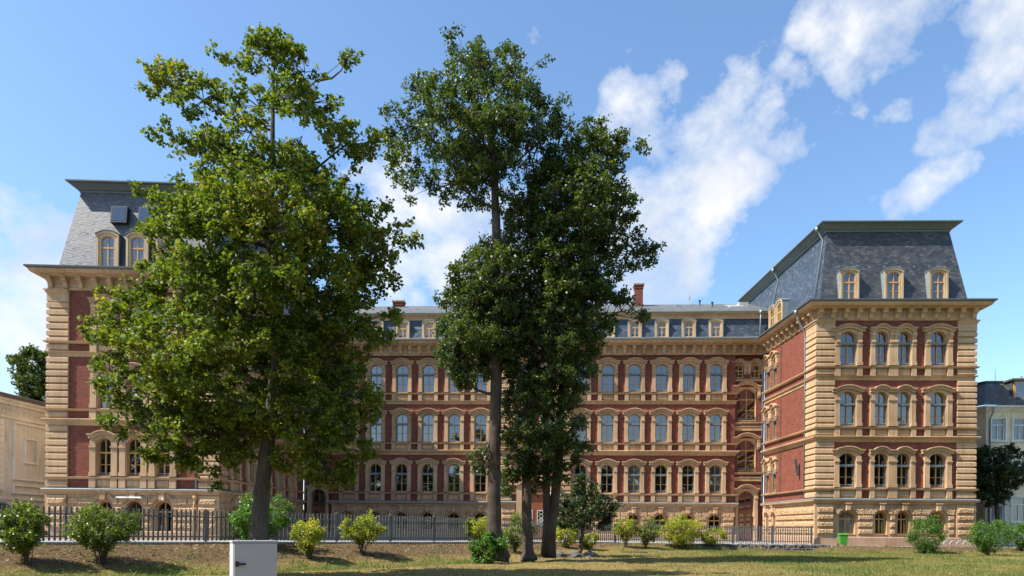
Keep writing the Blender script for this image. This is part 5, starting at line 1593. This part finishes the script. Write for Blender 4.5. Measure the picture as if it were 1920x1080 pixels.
M['gstone'] = plain('dark_stone', (.085, .08, .075), .8, 0, .5, 5, .6, 30, .02)
gabion(1288, 1421, 'left stretch of dark stone gabion below the fence, beside the biggest bright shrub', 61)
gabion(1426, 1560, 'right stretch of dark stone gabion below the end of the fence', 62)
# dark stones lying at the foot of the three-stemmed tree, and a drain
for i, (x, y, s) in enumerate([(1048, 1040, .34), (1076, 1040, .4), (1105, 1037, .36), (1062, 1036, .22)]):
    rg = np.random.default_rng(70 + i); q = at(x, y, 35.0 + i * .3); b = MB()
    me_ = bpy.data.meshes.new('boulder'); 
    import bmesh as _bm
    bmm = _bm.new(); _bm.ops.create_icosphere(bmm, subdivisions=2, radius=s)
    for v in bmm.verts: v.co = Vector((v.co.x * 1.3, v.co.y, v.co.z * .6)) * (1 + .18 * math.sin(v.co.x * 17 + i) + .15 * math.cos(v.co.y * 13 + v.co.z * 19))
    bmm.to_mesh(me_); bmm.free(); me_.materials.append(M['gstone'])
    tag(put('boulder', me_, None, Matrix.Translation((q.x, q.y, float(ground_z(q.x, q.y)) + .06))), 'dark rough stone lying in the dip by the young dark tree', 'stone', 'dark stones near the young tree')
q = at(1190, 1039, 40.5); b = MB()
b.box(-.75, .75, -.1, .1, 0, .07)
for k in range(24): b.box(-.72 + k * .061, -.69 + k * .061, -.085, .085, .07, .085)
tag(put('drain_grate', b, None, Matrix.Translation((q.x, q.y, float(ground_z(q.x, q.y)) - .0)), M['darkmetal']), 'narrow dark drain grate lying in the grass left of the gabions', 'drain')

# ------------------------------------------------------------------ neighbouring buildings
A0, A1 = Vector((-34.55, 42.0)), Vector((-33.2, 63.0))
cb_ = thing('cream_building', (-34.5, 42, GZ), 'cream plastered building at the far left with blind panels and a carved frieze', 'building')
Fn, Ln = frame(tuple(A1), tuple(A0))      # faces right; travel from back to front keeps the outside on the right
# frame() puts the outside on the right hand when walking P0->P1: here that would face left, so build from front to back
Fn, Ln = frame(tuple(A0), tuple(A1))
wall('wall', Fn, 0, Ln, 0, 10.1, [], M['cream'], par=cb_)
b = MB(); b.quad((0, 12, 0), (0, 0, 0), (0, 0, 10.1), (0, 12, 10.1)); put('wall', b, cb_, Fn, M['cream'])
def nb(name, bx, mat):
    b = MB()
    for q in bx: b.box(*q)
    return put(name, b, cb_, Fn, M[mat])
nb('cornice', [(-.3, Ln, -.25, 0, 9.75, 9.95), (-.45, Ln, -.5, 0, 9.95, 10.1), (-.1, Ln, -.12, 0, 8.85, 8.98)], 'creamtrim')
b = MB()
b.quad((-.7, -.7, 10.1), (Ln, -.7, 10.1), (Ln, -.7, 10.34), (-.7, -.7, 10.34)); b.quad((-.7, -.7, 10.34), (Ln, -.7, 10.34), (Ln, 7, 12.2), (-.7, 7, 12.2)); b.quad((-.7, 7, 12.2), (-.7, -.7, 10.34), (-.7, -.7, 10.1), (-.7, 7, 10.1)); b.quad((-.7, 12, 10.1), (Ln, 12, 10.1), (Ln, -.7, 10.1), (-.7, -.7, 10.1))
put('roof', b, cb_, Fn, M['houseslate'])
b = MB()
for i in range(int(Ln / .5)):
    s = .3 + i * .5
    pts = [(s + .16 * math.cos(t) * (1 - t / 14), -.03, 9.33 + .16 * math.sin(t) * (1 - t / 14)) for t in [k * .8 for k in range(10)]]
    b.tube(pts, .03, 5)
    b.tube([(s + .16, -.03, 9.33), (s + .27, -.03, 9.5), (s + .36, -.03, 9.36)], .03, 5)
put('frieze', b, cb_, Fn, M['creamtrim'])
nb('plinth', [(-.12, Ln, -.14, 0, 0, 3.3), (-.2, Ln, -.24, 0, 3.3, 3.5)], 'creamtrim')
for s0 in (1.0, 6.6, 12.2):
    b = MB()
    for k in range(12): b.cbox(s0 + 1.7, s0 + 2.9, -.11, 0, 3.92 + k * .4, 4.3 + k * .4, .02)
    put('pilaster_courses', b, cb_, Fn, M['creamtrim'])
    for (a, c, z0, z1) in ((s0 - 1.9, s0 + 1.3, 4.7, 8.7), (s0 - .9, s0 + .3, 5.9, 7.7), (s0 - 1.9, s0 + 1.3, 3.75, 4.4)):
        nb('panel_frame', [(a, c, -.16, 0, z1 - .12, z1), (a, c, -.16, 0, z0, z0 + .12), (a, a + .12, -.15, 0, z0 + .12, z1 - .12), (c - .12, c, -.15, 0, z0 + .12, z1 - .12)], 'creamtrim')

hs = thing('cream_house', (36, 55, GZ), 'pale cream house with a dark slate roof at the far right, behind the dark tree', 'house')
HA = at(1849, 800, 54.7); HL = Vector((HA.x, HA.y))
Fh, Lh = frame((HL.x, HL.y), (HL.x + 14, HL.y - .6)); Fhl, Lhl = frame((HL.x - 3.2, HL.y + 9), (HL.x, HL.y))
hz = lambda y: EYE + (HOR + 7.7 - y) * 54.7 / FPX
wins = [(s_of(1875 - 3, Fh), hz(826), 1.05, 1.75), (s_of(1913, Fh), hz(826), 1.05, 1.75), (s_of(1872, Fh), hz(978), 1.05, 1.85), (s_of(1913, Fh), hz(978), 1.15, 1.95), (s_of(1875 - 3, Fh), hz(902), 1.05, 1.75), (s_of(1913, Fh), hz(902), 1.05, 1.75)]
wall('wall', Fh, 0, Lh, 0, hz(765), wins, M['cream2'], par=hs); wall('wall', Fhl, 0, Lhl, 0, hz(765), [], M['cream2'], par=hs)
for s, z, w, h in wins:
    b = MB()
    for q in ((-w/2, -w/2 + .09, .12, .2, 0, h), (w/2 - .09, w/2, .12, .2, 0, h), (-w/2 + .09, w/2 - .09, .12, .2, h - .09, h), (-w/2 + .09, w/2 - .09, .12, .2, 0, .09), (-w/2 + .09, w/2 - .09, .11, .2, h * .68, h * .74), (-.035, .035, .12, .2, .09, h * .68)): b.box(*q)
    for q in ((-w/2 - .14, -w/2, -.05, .12, -.02, h + .1), (w/2, w/2 + .14, -.05, .12, -.02, h + .1), (-w/2, w/2, -.05, .12, h, h + .1), (-w/2 - .2, w/2 + .2, -.12, .12, -.12, -.02)): b.box(*q)
    wd = put('window', b, hs, Fh @ T(s, 0, z), M['creamtrim'])
    b = MB(); b.quad((-w/2, .18, 0), (w/2, .18, 0), (w/2, .18, h), (-w/2, .18, h)); put('pane', b, wd, Fh @ T(s, 0, z), M['glass_pale'])
b = MB(); ez = hz(765)
b.sweep([(HL.x - 3.2, HL.y + 9), (HL.x, HL.y), (HL.x + 14, HL.y - .6)], [(0, ez - .35), (.1, ez - .3), (.35, ez - .05), (.5, ez), (.52, ez + .12), (.3, ez + .16), (-.2, ez + .16)]); put('eaves', b, hs, None, M['creamtrim'])
b = MB(); zt = hz(712)
lo = [(HL.x - 3.2 - .4, HL.y + 9), (HL.x - .42, HL.y - .4), (HL.x + 14, HL.y - 1.0)]; hi = [(HL.x - 3.2 + 1.0, HL.y + 9), (HL.x + .65, HL.y + 1.0), (HL.x + 14, HL.y + .4)]
for i in range(2): b.quad((*lo[i], ez + .165), (*lo[i + 1], ez + .165), (*hi[i + 1], zt), (*hi[i], zt))
b.poly([(*hi[0], zt), (*hi[1], zt), (*hi[2], zt), (HL.x + 14, HL.y + 9, zt + .8)])
rf = put('roof', b, hs, None, M['houseslate'])
b = MB(); b.sweep([hi[0], hi[1], hi[2]], [(-.1, zt - .05), (.1, zt - .05), (.14, zt + .1), (-.1, zt + .14)]); put('roof_edge', b, rf, None, M['darkmetal'])
dx = s_of(1930, Fh); b = MB(); b.box(dx - 1.3, dx + 1.6, .1, 2.0, ez + .5, ez + 2.2); b.box(dx - 1.45, dx + 1.75, -.2, 2.2, ez + 2.2, ez + 2.34)
dd = put('dormer', b, hs, Fh, M['houseslate']); b = MB()
for q in ((dx - 1.2, dx - 1.05, .03, .1, ez + .65, ez + 2.15), (dx + .3, dx + .45, .03, .1, ez + .65, ez + 2.15), (dx - 1.2, dx + 1.5, .03, .1, ez + .5, ez + .65), (dx - 1.2, dx + 1.5, .03, .1, ez + 2.1, ez + 2.2)): b.box(*q)
put('window_frame', b, dd, Fh, M['wood']); b = MB(); b.quad((dx - 1.05, .08, ez + .65), (dx + .3, .08, ez + .65), (dx + .3, .08, ez + 2.1), (dx - 1.05, .08, ez + 2.1)); put('pane', b, dd, Fh, M['glass'])
b = MB(); b.tube([(.3, -.45, ez), (.3, -.4, ez - .3), (.25, -.1, ez - .9), (.25, -.1, .7)], .06, 8); put('downpipe', b, hs, Fh, M['zinc'], True)
b = MB(); b.tube([(1.0, .5, zt), (1.0, .5, zt + 1.1)], .02, 5); b.tube([(3.2, .8, zt), (3.2, .8, zt + .45)], .12, 8); put('roof_pipe', b, rf, Fh, M['rail'])

# ------------------------------------------------------------------ parked cars behind the fence at the left
def car_proto(loc, rz, label, paint, hscale=1.0):
    t = thing('parked_car', loc, label, 'car', None, rz); m = WM[t]
    S = Matrix.Scale(hscale, 4, (0, 0, 1))
    # body: lofted sections along the length
    secs = [(-2.15, .62, .35, .72), (-2.05, .80, .28, .86), (-1.3, .86, .25, .95), (-.9, .87, .25, .98), (.9, .88, .25, .98), (1.6, .87, .25, .96), (2.0, .80, .28, .88), (2.12, .66, .36, .74)]
    b = MB()
    for x, w, z0, z1 in secs:
        b.v += [(x, -w * .9, z0), (x, -w, z0 + .16), (x, -w, z1 - .18), (x, -w * .9, z1), (x, w * .9, z1), (x, w, z1 - .18), (x, w, z0 + .16), (x, w * .9, z0)]
    for i in range(len(secs) - 1):
        for j in range(8):
            a = i * 8 + j; c = i * 8 + (j + 1) % 8; b.f.append((a, c, c + 8, a + 8))
    b.f.append(tuple(range(7, -1, -1))); b.f.append(tuple((len(secs) - 1) * 8 + j for j in range(8)))
    o = put('body', b, t, m @ S, M[paint], True)
    g = MB(); top = [(-1.25, .70), (-.55, .66), (.75, .66), (1.75, .70)]
    prof = [(-1.45, .95, .78), (-.75, 1.40, .64), (1.0, 1.43, .64), (1.85, .95, .74)]
    for s in range(3):
        (xa, za, wa), (xb, zb, wb) = prof[s], prof[s + 1]
        g.quad((xa, -wa, za), (xb, -wb, zb), (xb, wb, zb), (xa, wa, za))
    for sg in (-1, 1):
        g.poly([(prof[0][0], sg * prof[0][2], .95), (prof[1][0], sg * .64, 1.40), (prof[2][0], sg * .64, 1.43), (prof[3][0], sg * .74, .95)][::sg])
    put('cabin_glass', g, t, m @ S, M['glass'])
    r = MB(); r.cbox(-.8, 1.05, -.66, .66, 1.41, 1.47, .0)
    for sg in (-1, 1):
        r.tube([(-1.45, sg * .79, .95), (-.78, sg * .655, 1.42), (1.03, sg * .655, 1.45), (1.85, sg * .75, .95)], .035, 6)
        r.tube([(.1, sg * .80, .95), (.1, sg * .655, 1.43)], .035, 6)
    put('roof', r, t, m @ S, M[paint])
    for x in (-1.35, 1.3):
        for sg in (-1, 1):
            w = MB(); w.tube([(x, sg * .70, .31), (x, sg * .88, .31)], .31, 16); wo_ = put('wheel', w, t, m, M['black'])
            h = MB(); h.tube([(x, sg * .87, .31), (x, sg * .895, .31)], .2, 12); put('hubcap', h, wo_, m, M['rail'])
    for sg in (-1, 1):
        l = MB(); l.box(-2.13, -2.0, sg * .6 - .14, sg * .6 + .14, .62, .76); put('headlight', l, t, m, M['rail'])
    return t
M['car_blue'] = plain('blue_grey_paint', (.10, .14, .19), .22, .4, .03)
M['car_silver'] = plain('silver_paint', (.42, .46, .50), .25, .5, .03)
q = at(-62, 980, 27.6); c1 = car_proto((q.x, q.y, .90), R(75), 'blue-grey car with a roof bar at the very left edge behind the fence', 'car_blue', 1.12)
b = MB(); b.box(-.2, -.1, -.7, .7, 1.68, 1.73); put('roof_bar', b, c1, WM[c1], M['black'])
q = at(62, 985, 46.5); car_proto((q.x, q.y, .76), R(88), 'tall silver car parked in the gap between the cream building and the left wing', 'car_silver', 1.28)
